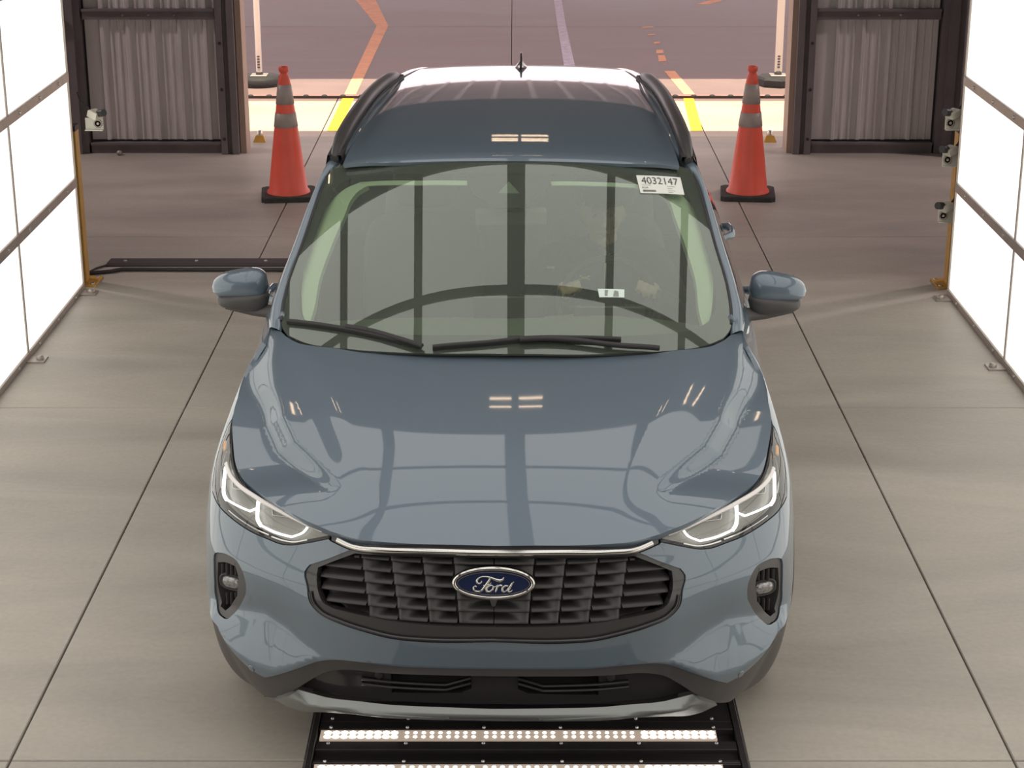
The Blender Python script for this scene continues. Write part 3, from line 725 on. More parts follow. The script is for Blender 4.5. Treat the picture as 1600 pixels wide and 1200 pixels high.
# black border band printed under the glass
fo = [c0(W_([(804, 522), (659, 521), (549, 516), (490, 506), (474, 495)]), 0), W_([(474, 495), (466, 478), (468, 450), (488, 380), (515, 312), (530, 286), (548, 276)]), c0(W_([(548, 276), (590, 271), (700, 269), (808, 268.5)]), -1)]
FO = outline(half(fo), .02)
frit = panel('black_border', Wsurf, WO, [FO], M['frit'], ws, h=.05, skirt=0, off=-.006)
# ---- roof
rf = c0(RS.pxs([(808, 251.8), (700, 252.2), (584, 254.3), (536, 257.5)]), 0)
rs_ = RS.pxs([(536, 257.5), (547, 233), (569, 198), (585, 173), (601, 156), (624, 127)])
print('roof side', rs_[0], rs_[-1], 'front', rf[0])
rr = [rs_[-1], (rs_[-1][0]+.01, 4.0), (-.46, 4.14), (-.3, 4.20), (0, 4.235)]
roof = panel('roof', Rsurf, outline(half([rf, rs_, rr]), .025), [], P_, car, h=.045, skirt=.015)

def loft(name, rows, m, parent, both=True, smooth=True):
    mb = MB(); R = np.array(rows); mb.grid(R, smooth)
    if both: R2 = R.copy(); R2[..., 0] *= -1; 
    o = mb.build(name, m, parent); os_ = [o]
    if both:
        mb = MB(); mb.grid(R2, smooth); os_.append(mb.build(name, m, parent))
    return os_
def resamp(P, n):
    P = np.array(cr_spline(P, .02)); d = np.r_[0, np.cumsum(np.linalg.norm(np.diff(P, axis=0), axis=1))]
    t = np.linspace(0, d[-1], n); return np.stack([np.interp(t, d, P[:, k]) for k in range(P.shape[1])], -1)
# ---- A pillar + cant rail (one painted strip from the cowl to the tail)
cant = cubic([1.9, 2.1, 2.4, 2.8, 3.2, 3.6, 4.0, 4.25], [.715, .700, .685, .670, .650, .612, .560, .50])
def unpx(px, py, y):
    d = raydir(px, py); t = (y-ORG[1])/d[1]; return ORG+t*d
inner = [Wsurf(*p) for p in W_([(436.5, 516), (438.5, 498), (440.5, 478), (446.5, 450), (471.5, 379), (498.5, 303), (510.5, 273), (516, 262)])]
outpx = [(421, 514), (420, 500), (425, 474), (436, 446), (464, 372), (493, 293), (506, 262), (513, 246)]
inner = resamp(inner, 40)
po = resamp([(a, b, 0) for a, b in outpx], 40)
outer = np.array([unpx(po[i][0], po[i][1], inner[i][1]+.045) for i in range(40)])
ir, orr = [], []
yy = np.linspace(inner[-1][1]+.03, 4.22, 50)
xin = cubic([p[1] for p in rs_], [abs(p[0]) for p in rs_]); ymx = rs_[-1][1]
for y in yy:
    xi = -float(xin(min(y, ymx)))*(1 if y < ymx else 1-.25*(y-ymx)); p = Rsurf(xi, y); ir.append(p)
    xo = -float(cant(y)); q = np.array([xo, y, Rsurf(xi, y)[2]-.028]); orr.append(q)
inn = np.vstack([inner, ir]); out = np.vstack([outer, orr])
# blend the join
for arr in (inn, out):
    for _ in range(12):
        a = arr.copy(); arr[34:52] = .25*a[33:51]+.5*a[34:52]+.25*a[35:53]
rows = []
for i in range(len(inn)):
    a, b = inn[i], out[i]; t = (inn[min(i+1, len(inn)-1)]-inn[max(i-1, 0)]); t = t/np.linalg.norm(t)
    sd = b-a; sd = sd-t*(sd@t); wd = np.linalg.norm(sd)+1e-6; sdn = sd/wd; nn = np.cross(t, sdn); nn *= np.sign(nn[2])
    r = [a-nn*.012]
    for k in range(9):
        u = k/8; r.append(a*(1-u)+b*u+nn*(.014*math.sin(math.pi*u)))
    r += [b-nn*.010+sdn*.003, b-nn*.035+sdn*.0]
    rows.append(r)
loft('pillar_and_cant_rail', rows, P_, car)
# rubber glass moulding between glass and pillar
for sg in (-1, 1):
    MB().tube([(p[0]*-sg, p[1], p[2]+.002) for p in [q-np.array((-.004, 0, 0)) for q in inner[2:]]], .0045, 6).build('moulding', M['dark'], car)

# ---- roof rails
rp = [(524, 250), (536, 226), (550, 203), (566, 180), (583, 158), (600, 141), (612, 131), (623, 122)]
rc = []
for i, p in enumerate(RS.pxs(rp)): rc.append(Rsurf(*p)+np.array([-.004, 0, .006]))
rc = resamp(rc, 30)
for sg in (-1, 1):
    rr_ = []
    for i in range(30):
        u = i/29; hgt = .034*(math.sin(math.pi*min(1, max(0, u*1.0)))**.35) if 0 < u < 1 else 0
        rr_.append((rc[i][0]*-sg, rc[i][1], rc[i][2]-.004+hgt))
    MB().tube(rr_, [(.016+.013*min(1, 8*min(i, 29-i)/29)) for i in range(30)], 12).build('roof_rail', M['rail'], car)
    rows = []
    for i in range(30):   # foot strip under the rail
        x, y, z = rc[i]; rows.append([(x-.034, y, z-.03), (x-.026, y, z+.012), (x+.026, y, z+.012), (x+.032, y, z-.010)])
    R = np.array(rows); R[..., 0] *= -sg if sg > 0 else 1
    if sg > 0: pass
    MB().grid(R if sg < 0 else R, False).build('rail_foot_strip', M['dark'], car)

# ---- side glass and doors (seen edge-on in the photograph)
yb = np.linspace(1.42, 4.15, 60)
def belt(y):
    a = L0+(y-1.05)/1.0 if y > 1.3 else L0
    s_ = np.linspace(L0, L1, 300); z_ = 1.075; P = Fsurf(s_, z_+0*s_); i = np.argmin(abs(P[:, 1]-y)); return P[i]
def sidept(y, t):
    b = belt(y)
    c = np.array([float(cant(y))-.006, y, Rsurf(.6, y)[2]-.055]) if y > 2.02 else None
    if c is None:   # below the A pillar
        i = np.argmin(abs(outer[:, 1]-y)); c = np.array([abs(outer[i][0])-.006, y, outer[i][2]-.02])
    u = t; p = b*(1-u)+c*u; p[0] += .006*math.sin(math.pi*u); return p
def sidequad(name, y0, y1, m, t0=0.02, t1=.98, off=0.0, par=None, n=14):
    for sg in (-1, 1):
        rows = [[(lambda p: (sg*(p[0]+off), p[1], p[2]))(sidept(y, t)) for t in np.linspace(t0, t1, 8)] for y in np.linspace(y0, y1, n)]
        MB().grid(rows).build(name, m, par or car)
sidequad('side_window', 1.50, 2.50, M['sideglass']); sidequad('side_window', 2.60, 3.45, M['sideglass']); sidequad('side_window', 3.52, 4.0, M['sideglass'])
sidequad('door_pillar', 2.50, 2.60, M['black_gloss'], n=4); sidequad('door_pillar', 3.45, 3.52, M['black_gloss'], n=4); sidequad('rear_pillar', 4.0, 4.15, P_, n=4)
# ---- body side panels in (s, z)
def sy(y, z):
    s_ = np.linspace(.3, L1, 900); P = Fsurf(s_, np.full_like(s_, z)); return float(s_[np.argmin(abs(P[:, 1]-y))])
def SP(pts): return [(-sy(y, z), z) for y, z in pts]
def both(name, segs_, holes, m, **k):
    par = k.pop('parent', car); st = k.pop('step', .02)
    o = outline(segs_, st); hs_ = [outline(hh, st) for hh in holes]
    a = panel(name, Fsurf, o, hs_, m, par, **k)
    b = panel(name, Fsurf, mir(o)[::-1], [mir(q)[::-1] for q in hs_], m, par, **k); return a, b
WY0, WY1 = .92, 3.63      # wheel centres
WZ, WR = .345, .345
def arch(yc, r, a0, a1, n=14): return [(yc+r*math.cos(a), WZ+r*math.sin(a)) for a in np.linspace(a0, a1, n)]
# hood-side line on the fender as (s,z)
def hood_edge_on_F():
    out_ = []
    for p in hs:
        q = Hsurf(*p); r = FS.bvh.find_nearest(Vector(q)); out_.append(tuple(FS.uvat(r[0], r[2])))
    return out_
hef = hood_edge_on_F()
print('hood edge on F', [tuple(np.round(q, 3)) for q in hef])
def F(pts): return FS.pxs(pts)
# ---- fender
arc = arch(WY0, .425, math.radians(2), math.radians(134))
hl_tip = F([(362, 655)])[0]
hl_out = F([(362, 655), (354, 669), (345, 694), (338, 718), (333.5, 742), (331.5, 768)])
hl_low = F([(331.5, 768), (336.5, 782), (344, 794), (356, 806), (371, 818), (395, 833), (416, 842), (440, 851), (455, 852.5), (477.5, 849.5), (513.5, 842.5)])
hl_in = F([(515, 832), (474, 817), (438, 798.5), (402, 775), (374.5, 753), (363.5, 729), (360, 697), (359.5, 674), (362, 655)])
seam0 = hl_out[-1]
segA = [hl_tip]+[q for q in hef[8:]]
segB = [hef[-1]]+SP([(1.30, 1.105), (1.40, 1.085)]); segC = SP([(1.40, 1.085), (1.415, .9), (1.42, .6), (1.42, .33)])
segD = SP([(1.42, .33), (WY0+.425, .33)]); segE = SP(arc); segG = [segE[-1], ((segE[-1][0]+seam0[0])/2-.005, (segE[-1][1]+seam0[1])/2), seam0]
both('fender', [segA, segB, segC, segD, segE, segG, hl_out[::-1]], [], P_, h=.035, skirt=.015)
# ---- front bumper skin
gr_out = [(771, 1003.5), (660, 1003.5), (612, 998.5), (572, 988.5), (530, 974.5), (496, 956.5), (484, 942), (479, 916), (475.5, 893), (483.5, 882.5)]
g1 = c0(F(gr_out), 0); g2 = F([(483.5, 882.5), (515, 872), (546, 859.5)]); g3 = F([(546, 859.5), (530, 852.5), (516, 845.5)])
blow = F([(340, 978), (346, 992), (355, 1007), (373, 1029), (392, 1046), (414, 1059)])
blow2 = F([(414, 1059), (441, 1052.5), (475, 1041), (506, 1032), (527, 1031), (560, 1034), (616, 1041), (700, 1044.5), (771, 1045.5)]); blow2 = c0(blow2, -1)
fog = [F([(333.5, 874), (334.5, 866), (340, 863)]), F([(340, 863), (354, 866), (374, 882.5), (380, 896), (384, 912), (384, 928)]), F([(384, 928), (380, 937), (362, 962), (356, 967), (350, 966.5)]), F([(350, 966.5), (341, 958), (337, 935), (334.5, 905), (333.5, 874)])]
segS = [seam0, segG[1], segE[-1]]+SP(arch(WY0, .425, math.radians(143), math.radians(166), 5))
bump_segs = [g1, g2, g3, [g3[-1], hl_low[-1]], hl_low[::-1], segS, [segS[-1], (-1.0, .442), blow[0]], blow, blow2]
foL = outline(fog, .012)
bumper = panel('front_bumper', Fsurf, outline(half(bump_segs), .016), [foL, mir(foL)[::-1]], P_, car, h=.0115, skirt=.015)
# ---- grey lower cladding
cl_o1 = [blow[0], (-1.0, .442), segS[-1]]; cl_o2 = [segS[-1]]+SP([(.497, .38), (.495, .32), (.505, .25)])
cl_end = F([(430, 1091)])[0]; cl_o3 = [cl_o2[-1], (-1.03, .205), (-.90, .195), (-.78, .205), cl_end]
cl_in = F([(430, 1091), (449, 1083.5), (467, 1074), (488, 1061), (511, 1050), (532, 1047.5), (603, 1053), (680, 1056), (771, 1057.5)]); cl_in = c0(cl_in, -1)
cladding = panel('lower_cladding', Fsurf, outline(half([blow2[::-1], blow[::-1], cl_o1, cl_o2, cl_o3, cl_in]), .016), [], M['cladding'], car, h=.016, skirt=.02, off=-.004)
# ---- silver skid plate
sk_t = c0(F([(771, 1104.5), (695, 1102.5), (590, 1097), (527, 1090.5), (490, 1083), (467, 1075)]), 0)
sk_r = F([(467, 1075), (449.5, 1083), (430, 1090)])
sk_b = c0(F([(430, 1090), (455, 1101), (472, 1105.5), (522, 1107), (590, 1113.5), (695, 1117.5), (771, 1119)]), -1)
def Fskid(s, z, off=0.0):
    a = np.abs(s); P = Fsurf(s, z, off)
    zr = np.interp(a, RIDGE[0], RIDGE[1]); lo = np.clip(zr-z, 0, 1); hi = np.clip(z-zr, 0, 1)
    tp = 1-sst(.46, .60, a); P[..., 1] += (1.1*hi+.55*lo)*tp-.035*(1-.6*sst(.50, .63, a)); return P
rdg = sorted([(abs(a), b) for a, b in F([(430, 1090.5), (450, 1084), (498, 1097), (569, 1105.5), (703, 1112.5), (771, 1113.5)])]); RIDGE = ([r[0] for r in rdg], [r[1] for r in rdg])
skid = panel('skid_plate', Fskid, outline(half([sk_t, sk_r, sk_b]), .016), [], M['silver'], car, h=.012, skirt=.03)
# pale raised pads on the skid plate lip
for sg in (-1, 1):
    pd = F([(569, 1105.5), (600, 1106.5), (695, 1112), (703, 1113.5), (695, 1117), (600, 1112.5)])
    pd = pd if sg < 0 else mir(pd)[::-1]
    panel('skid_pad', Fskid, outline([[pd[i], pd[(i+1) % 6]] for i in range(6)], .02), [], M['silver'], skid, h=.02, skirt=.004, off=.003)
# ---- lower intake (black) with two openings
li = [c0(F([(771, 1055), (603, 1050), (511, 1046), (455, 1078)]), 0), F([(455, 1078), (490, 1086), (527, 1094), (590, 1101)]), c0(F([(590, 1101), (695, 1107), (771, 1108)]), -1)]
ap = F([(605, 1056.5), (735, 1060.5), (735, 1084), (719, 1090.5), (607, 1090)]); apo = outline([[ap[i], ap[(i+1) % 5]] for i in range(5)], .02)
intake = panel('lower_intake', Fsurf, outline(half(li), .02), [apo, mir(apo)[::-1]], M['black_gloss'], car, h=.03, skirt=.03, off=-.032)
def ribbon(name, pts3, nrm, w, t, m, parent, up=None):
    """flat strip swept through 3-D points; width across the surface, thickness along the normal"""
    P = [np.array(p, float) for p in pts3]; mb = MB(); rows = []; k = len(P)
    for i in range(k):
        tg = P[min(i+1, k-1)]-P[max(i-1, 0)]; tg /= np.linalg.norm(tg)+1e-9; n = np.array(nrm[i]); b = np.cross(tg, n); b /= np.linalg.norm(b)+1e-9
        ww = w[i] if hasattr(w, '__len__') else w
        rows.append([P[i]-b*ww/2-n*t, P[i]-b*ww/2+n*t*.4, P[i]-b*ww/4+n*t, P[i]+b*ww/4+n*t, P[i]+b*ww/2+n*t*.4, P[i]+b*ww/2-n*t])
    mb.grid(rows, True, wrap=True); mb.add(rows[0], [(5, 4, 3, 2, 1, 0)]); mb.add(rows[-1], [(0, 1, 2, 3, 4, 5)])
    return mb.build(name, m, parent)
def surf_n(fn, u, v, off=0.):
    e = 1e-3; a = fn(np.array(u+e), np.array(v), off)-fn(np.array(u-e), np.array(v), off); b = fn(np.array(u), np.array(v+e), off)-fn(np.array(u), np.array(v-e), off)
    n = np.cross(a, b); n = n/(np.linalg.norm(n)+1e-12); p = fn(np.array(u), np.array(v), off)
    return n*np.sign((n*(p-np.array([0, 2.2, .6]))).sum()+1e-9)
def surf_ribbon(name, uv, fn, off, w, t, m, parent, sides=(-1, 1), step=.01):
    out_ = []
    q0 = cr_spline([np.array(p) for p in uv], step)
    for sg in sides:
        q = [(-sg*a, b) for a, b in q0] if sg > 0 else q0
        if sg > 0: q = [(-a, b) for a, b in q0]
        P = [fn(np.array(a), np.array(b), off) for a, b in q]; N_ = [surf_n(fn, a, b, off) for a, b in q]
        out_.append(ribbon(name, P, N_, w, t, m, parent if not isinstance(parent, dict) else parent[sg]))
    return out_
for pts in ([(560, 1066), (604.5, 1071.5), (695, 1076.5), (735, 1065.5)], [(560, 1074), (605.5, 1079.5), (695, 1084), (735, 1073.5)]):
    uv = F(pts)
    for k in range(len(uv)-1): surf_ribbon('intake_blade', [uv[k], uv[k+1]], Fsurf, -.026, .008, .006, M['black_gloss'], intake)
panel('intake_backing', Fsurf, outline(half(li), .03), [], M['void'], intake, h=.05, skirt=0, off=-.085)
def disc_on(name, px, r, m, parent, off=0.0, d=.006, n=16, prof=None, uv=None):
    for sg in (-1, 1):
        u, v = uv if uv is not None else F([px])[0]
        if sg > 0: u = -u
        p = Fsurf(np.array(u), np.array(v), off); nn = surf_n(Fsurf, u, v)
        mb = MB(); mb.lathe(prof or [(r, -.005), (r, d*.7), (r*.85, d), (.0005, d)], n=n)
        o = mb.build(name, m, parent if not isinstance(parent, dict) else parent[sg]); o.location = p; o.rotation_euler = Vector(nn).to_track_quat('Z', 'Y').to_euler()
disc_on('parking_sensor', (587, 1061), .013, M['dark'], car, off=-.030)
disc_on('parking_sensor', (393, 1044.5), .012, P_, car, off=-.001, d=.003)
# ---- grille
gi = [c0(F([(771, 873.5), (700, 872.5), (600, 869.5), (553, 866)]), 0), F([(553, 866), (515, 880), (495, 888)]), F([(495, 888), (493, 900), (495, 925), (503, 943), (520, 952.5)]), c0(F([(520, 952.5), (570, 964.5), (620, 973.5), (700, 980), (771, 981.5)]), -1)]
ftop = c0(F([(771, 856), (720, 854.5), (615, 851.5), (552, 844.5), (517, 833.5)]), 0)
fr_segs = [ftop, [ftop[-1], g3[-1]], g3[::-1], g2[::-1], g1[::-1]]
GIN = outline(half(gi), .016)
frame = panel('grille_frame', Fsurf, outline(half(fr_segs), .016), [GIN], M['black_gloss'], car, h=.016, skirt=.03, off=-.007)
# lower ledge of the frame leaning out towards the lip
lip = F([(484, 925), (487, 940), (500, 956), (533, 972), (575, 985.5), (614, 995), (662, 999.5), (771, 1000.5)]); lip[-1] = (0, lip[-1][1])
surf_ribbon('grille_lip', lip, Fsurf, -.002, .010, .006, M['black_gloss'], frame)
grille = panel('grille', Fsurf, outline(half(gi), .02), [], M['void'], car, h=.05, skirt=0, off=-.080)
gl_poly = [(553, 866), (515, 880), (495, 888), (493, 900), (495, 925), (503, 943), (520, 952.5), (570, 964.5), (620, 973.5), (700, 980)]
eT = [None, 557, 604, 655, 705, 772.5]; eB = [None, 573, 620, 668, 715, 772.5]
def lipy(j, x): return 866+18.9*(j+1)-.4*j-19*((769.5-x)/272)**2
def leftx(y):
    if y < 888: return 553+(495-553)*(y-866)/22
    if y < 900: return 495-2*(y-888)/12
    if y < 925: return 493+2*(y-900)/25
    if y < 943: return 495+8*(y-925)/18
    return 503+17*(y-943)/9.5
def slat(uvq, sg, first):
    n, k = 9, 7; rows = []
    for i in range(n):
        u = i/(n-1); row = []
        for j in range(k):
            v = j/(k-1); a = (1-u)*((1-v)*uvq[0]+v*uvq[3])+u*((1-v)*uvq[1]+v*uvq[2])
            deep = sst(.12, .80, u) if not first else .55+.45*sst(0, .8, u)
            vs = min(1, (1-v)/.30); o = -.016-.050*deep*(vs**.8)-.012*(1-v)*(1-deep)
            row.append(Fsurf(np.array(sg*-a[0] if sg > 0 else a[0]), np.array(a[1]), o))
        a = (1-u)*uvq[3]+u*uvq[2]; row.append(Fsurf(np.array(-a[0] if sg > 0 else a[0]), np.array(a[1]-.004), -.018)); row.append(Fsurf(np.array(-a[0] if sg > 0 else a[0]), np.array(a[1]-.004), -.05))
        rows.append(row)
    R = np.array(rows); R2 = np.concatenate([R[:1]*1.0, R], 0); R2[0, :, 1] += .045   # outer gusset side
    mb = MB(); mb.grid(R2, True); mb.build('grille_slat', M['slat'], grille)
for j in range(6):
    for cI in range(5):
        xa = (lambda t: (eT[cI]+(eB[cI]-eT[cI])*t)) if cI else None
        t0, t1 = j/6, (j+1)/6; xr0, xr1 = eT[cI+1]+(eB[cI+1]-eT[cI+1])*t0-2, eT[cI+1]+(eB[cI+1]-eT[cI+1])*t1-2
        if cI == 0:
            y0_, y1_ = lipy(j-1, 515)+1.5, lipy(j, 515); xl0, xl1 = leftx(max(y0_, 867)), leftx(y1_)
            if j == 0: xl0 = 548
            xl0 = min(xl0+3, xr0-4); xl1 = min(xl1+3, xr1-6)
        else: xl0, xl1 = xa(t0)+1.5, xa(t1)+1.5
        q = []
        for (x, jj, o) in ((xl0, j-1, 1.8), (xr0, j-1, 1.8), (xr1, j, 0), (xl1, j, 0)):
            y = lipy(jj, x)+o if jj >= 0 else 868.5+max(0, (600-x)*.0)+4*(1-min(1, (x-490)/60) if x < 550 else 0)
            q.append(np.array(FS.px(x, y)))
        for sg in (-1, 1): slat(q, sg, cI == 0)
# chrome strip above the grille
chm = F([(528.5, 843), (550, 853), (600, 859), (660, 860.5), (771, 863)]); chm[-1] = (0, chm[-1][1])
full = cr_spline([np.array(p) for p in chm], .012); full = [tuple(p) for p in full]; full = full+[(-a, b) for a, b in full[::-1][1:]]
ribbon('chrome_strip', [Fsurf(np.array(a), np.array(b), .004) for a, b in full], [np.array(surf_n(Fsurf, a, b))*.8+np.array([0, -.1, .6]) for a, b in full], .0175, .007, M['chrome'], frame)
# oval badge
bu, bv = 0.0, FS.px(771, 910)[1]
bc = Fsurf(np.array(0.), np.array(bv), .004); bn = np.array([0, -.985, .17])
bd = bpy.data.objects.new('badge', None); COL.objects.link(bd); bd.parent = car; bd.location = bc; bd.rotation_euler = Vector(bn).to_track_quat('Z', 'Y').to_euler()
def oval(name, a, b, prof, m, parent, n=64):
    mb = MB(); V = []
    for ins, z in prof:
        for k in range(n): t = 2*math.pi*k/n; V.append(((a-ins)*math.cos(t), (b-ins)*math.sin(t), z))
    kk = len(prof); mb.add(V, [(i*n+j, i*n+(j+1) % n, (i+1)*n+(j+1) % n, (i+1)*n+j) for i in range(kk-1) for j in range(n)], True)
    if prof[-1][0] > 0 or True: mb.add(V[-n:], [tuple(range(n))])
    return mb.build(name, m, parent)
A_, B_ = .1205, .0505
oval('badge_rim', A_, B_, [(0, -.012), (0, .004), (.003, .008), (.008, .0095), (.011, .0085), (.013, .005)], M['chrome'], bd)
oval('badge_field', A_-.013, B_-.013, [(0, .004), (0, .0065)], M['blue'], bd)
mb = MB(); V = []; n = 64
for ins, z in ((.0155, .006), (.0155, .0082), (.0180, .0082), (.0180, .006)):
    for k in range(n): t = 2*math.pi*k/n; V.append(((A_-ins)*math.cos(t), (B_-ins)*math.sin(t), z))
mb.add(V, [(i*n+j, i*n+(j+1) % n, (i+1)*n+(j+1) % n, (i+1)*n+j) for i in range(3) for j in range(n)]); mb.build('badge_inner_ring', M['emblem_silver'], bd)
def bpx(X, Y): return ((X-788)/1600*220*.00184, -(Y-362)/1600*220*.00205)
def stroke(pts, ws_, m='emblem_silver', parent=None):
    q = resamp([(*bpx(*p), 0) for p in pts], 40); ww = np.interp(np.linspace(0, 1, 40), np.linspace(0, 1, len(ws_)), ws_)*.00033
    rows = []
    for i in range(40):
        t = q[min(i+1, 39)]-q[max(i-1, 0)]; t /= np.linalg.norm(t)+1e-9; b = np.array((-t[1], t[0], 0))
        rows.append([q[i]-b*ww[i]/2+(0, 0, .006), q[i]-b*ww[i]/2+(0, 0, .0085), q[i]+(0, 0, .0098), q[i]+b*ww[i]/2+(0, 0, .0085), q[i]+b*ww[i]/2+(0, 0, .006)])
    mb_s.grid(rows, True)
mb_s = MB()
stroke([(905, 292), (895, 318), (860, 332), (815, 322), (765, 303), (715, 290), (665, 288), (625, 302), (598, 328), (600, 352), (622, 366), (648, 354), (655, 334)], [6, 20, 26, 24, 20, 18, 14, 12, 14, 16, 16, 14, 10])
stroke([(752, 300), (738, 330), (712, 365), (688, 398), (660, 430), (625, 450), (585, 445), (560, 425), (560, 400), (580, 388), (596, 398)], [14, 18, 20, 20, 20, 18, 18, 16, 14, 12, 12])
stroke([(668, 382), (700, 380), (740, 372), (765, 352)], [6, 12, 12, 8])
stroke([(765, 378), (730, 392), (705, 420), (712, 446), (745, 448), (778, 425), (788, 395), (768, 378), (748, 386)], [10, 18, 20, 18, 16, 16, 16, 12, 8])
stroke([(788, 398), (815, 392), (835, 378)], [8, 9, 9])
stroke([(838, 372), (830, 400), (815, 440), (812, 448)], [10, 16, 18, 12]); stroke([(826, 410), (850, 385), (872, 378), (884, 388)], [8, 14, 18, 14])
stroke([(955, 385), (920, 384), (890, 408), (888, 438), (910, 450), (940, 432), (962, 398)], [10, 16, 18, 18, 14, 12, 10])
stroke([(1022, 340), (1000, 358), (975, 400), (955, 438), (965, 450), (990, 442), (1004, 425)], [10, 16, 20, 20, 14, 10, 6])
mb_s.build('badge_lettering', M['emblem_silver'], bd)
# front camera under the badge
cc = FS.px(768.5, 941); cp = Fsurf(np.array(0.), np.array(cc[1]), -.012)
mb = MB(); V = [(-.011, 0, .012), (.011, 0, .012), (.005, 0, -.012), (-.005, 0, -.012), (-.011, -.02, .012), (.011, -.02, .012), (.005, -.014, -.012), (-.005, -.014, -.012)]
mb.add(V, [(3, 2, 1, 0), (4, 5, 6, 7), (0, 1, 5, 4), (1, 2, 6, 5), (2, 3, 7, 6), (3, 0, 4, 7)]); o = mb.build('front_camera', M['cladding'], car); o.location = cp
# ---- fog lamp pockets
fgi = [(337.5, 879), (352, 880), (365, 885.5), (368.5, 897), (368, 932), (360, 944), (349, 955), (342, 948), (338.5, 920)]
fi = F(fgi); fiL = outline([fi[:3], [fi[2], fi[3], fi[4]], [fi[4], fi[5], fi[6]], [fi[6], fi[7]], [fi[7], fi[8], fi[0]]], .012)
fbz = {}
for sg in (-1, 1):
    o_ = foL if sg < 0 else mir(foL)[::-1]; i_ = fiL if sg < 0 else mir(fiL)[::-1]
    z_ = panel('fog_lamp_bezel', Fsurf, o_, [i_], M['cladding'], car, h=.014, skirt=.035, off=-.006); fbz[sg] = z_
    panel('pocket_back', Fsurf, i_, [], M['void'], z_, h=.03, skirt=0, off=-.045)
for x in (343, 350, 357, 364):
    for y0_, y1_ in ((881, 899), (926, 946)):
        if y1_ > 930 and x > 362: y1_ = 934
        if y1_ > 930 and x < 345: continue
        surf_ribbon('pocket_rib', F([(x, y0_), (x+.5, y1_)]), Fsurf, -.02, .006, .014, M['dark'], {-1: fbz[-1], 1: fbz[1]})
fu = F([(353.5, 912)])[0]
for sg in (-1, 1):
    u, v = (fu[0]*(-sg), fu[1]); p = Fsurf(np.array(u), np.array(v), -.020); 
    nn = np.array([sg*.42, -.9, .05]); rot = Vector(nn).to_track_quat('Z', 'Y').to_euler()
    def ov(name, a, b, prof, m):
        mb = MB(); V = []; n = 28
        for k_, z in prof:
            for q in range(n): t = 2*math.pi*q/n; c_, s_ = math.cos(t), math.sin(t); V.append((a*k_*np.sign(c_)*abs(c_)**.7, b*k_*np.sign(s_)*abs(s_)**.7, z))
        kk = len(prof); mb.add(V, [(i*n+j, i*n+(j+1) % n, (i+1)*n+(j+1) % n, (i+1)*n+j) for i in range(kk-1) for j in range(n)], True); mb.add(V[-n:], [tuple(range(n))])
        o = mb.build(name, m, fbz[sg]); o.location = p; o.rotation_euler = rot; return o
    ov('fog_lamp_rim', .045, .027, [(1, -.03), (1, .002), (.9, .006), (.78, .002)], M['dark'])
    ov('fog_lamp', .035, .020, [(1, -.0), (1, .004), (.7, .009), (.3, .011)], mat('fog_lens_%d' % (sg+1), (.30, .29, .29), .15, .6, noise=.5, nscale=90))
# ---- headlights
HLS = [hl_out, hl_low, [hl_low[-1], hl_in[0]], hl_in]
hlo = outline(HLS, .012)
def inset(poly, d):
    P = np.array(poly); n = len(P); a = .5*sum(P[i][0]*P[(i+1) % n][1]-P[(i+1) % n][0]*P[i][1] for i in range(n)); out_ = []
    for i in range(n):
        t = P[(i+1) % n]-P[i-1]; t /= np.linalg.norm(t)+1e-9; nn = np.array((-t[1], t[0]))*np.sign(a); out_.append(tuple(P[i]+nn*d))
    return out_
hl = {}
for sg in (-1, 1):
    o_ = hlo if sg < 0 else mir(hlo)[::-1]; ins = inset(o_, .0035)
    h_ = panel('headlight', Fsurf, ins, [], M['lamp_body'], car, h=.02, skirt=0, off=-.030); hl[sg] = h_
    panel('lamp_rim', Fsurf, o_, [inset(o_, .004)], M['dark'], h_, h=.02, skirt=.04, off=-.004)
    panel('lamp_lens', Fsurf, ins, [], M['lens'], h_, h=.02, skirt=0, off=-.001)
def hr_(name, px, w_, t_, m, off): surf_ribbon(name, F(px), Fsurf, off, w_, t_, m, hl, step=.008)
hr_('light_strip', [(346.5, 731), (343.8, 755), (343.5, 772), (348, 782)], .0100, .004, M['drl'], -.012)
hr_('light_strip', [(348, 782), (365, 792), (384, 800.5)], .006, .004, M['drl'], -.014)
hr_('light_strip', [(384, 800.5), (396, 796)], .005, .004, M['drl'], -.014)
hr_('light_strip', [(399, 781), (397, 800), (397.5, 814), (403, 823.5)], .0100, .004, M['drl'], -.012)
hr_('light_strip', [(403, 823.5), (424, 834), (451, 841.5)], .0065, .004, M['drl'], -.014)
hr_('light_strip', [(451, 841.5), (471, 832.5), (478, 823)], .005, .004, M['drl'], -.014)
hr_('chrome_brow', [(351, 724), (355, 738), (368, 756), (401, 779.5), (452, 807.5), (503, 830.5)], .013, .004, M['pale_trim'], -.005)
hr_('module_frame', [(352.5, 744), (354.5, 765)], .004, .002, M['chrome'], -.022); hr_('module_frame', [(354.5, 765), (381, 769)], .003, .002, M['chrome'], -.022)
hr_('module_frame', [(416.5, 790), (418, 808)], .004, .002, M['chrome'], -.022); hr_('module_frame', [(418, 808), (443, 812)], .003, .002, M['chrome'], -.022)
hr_('lower_trim', [(352, 800), (371, 815), (395, 829.5), (416, 838.5)], .006, .003, M['chrome'], -.012)
hr_('lower_trim', [(420, 841), (440, 847.5), (455, 849.5), (477, 846)], .006, .003, M['chrome'], -.012)
hr_('side_trim', [(352, 720), (344, 712), (338.5, 735), (337.5, 765)], .008, .003, M['reflector'], -.016)
hr_('amber_marker', [(348, 690), (346.5, 703)], .010, .003, M['amber'], -.008)
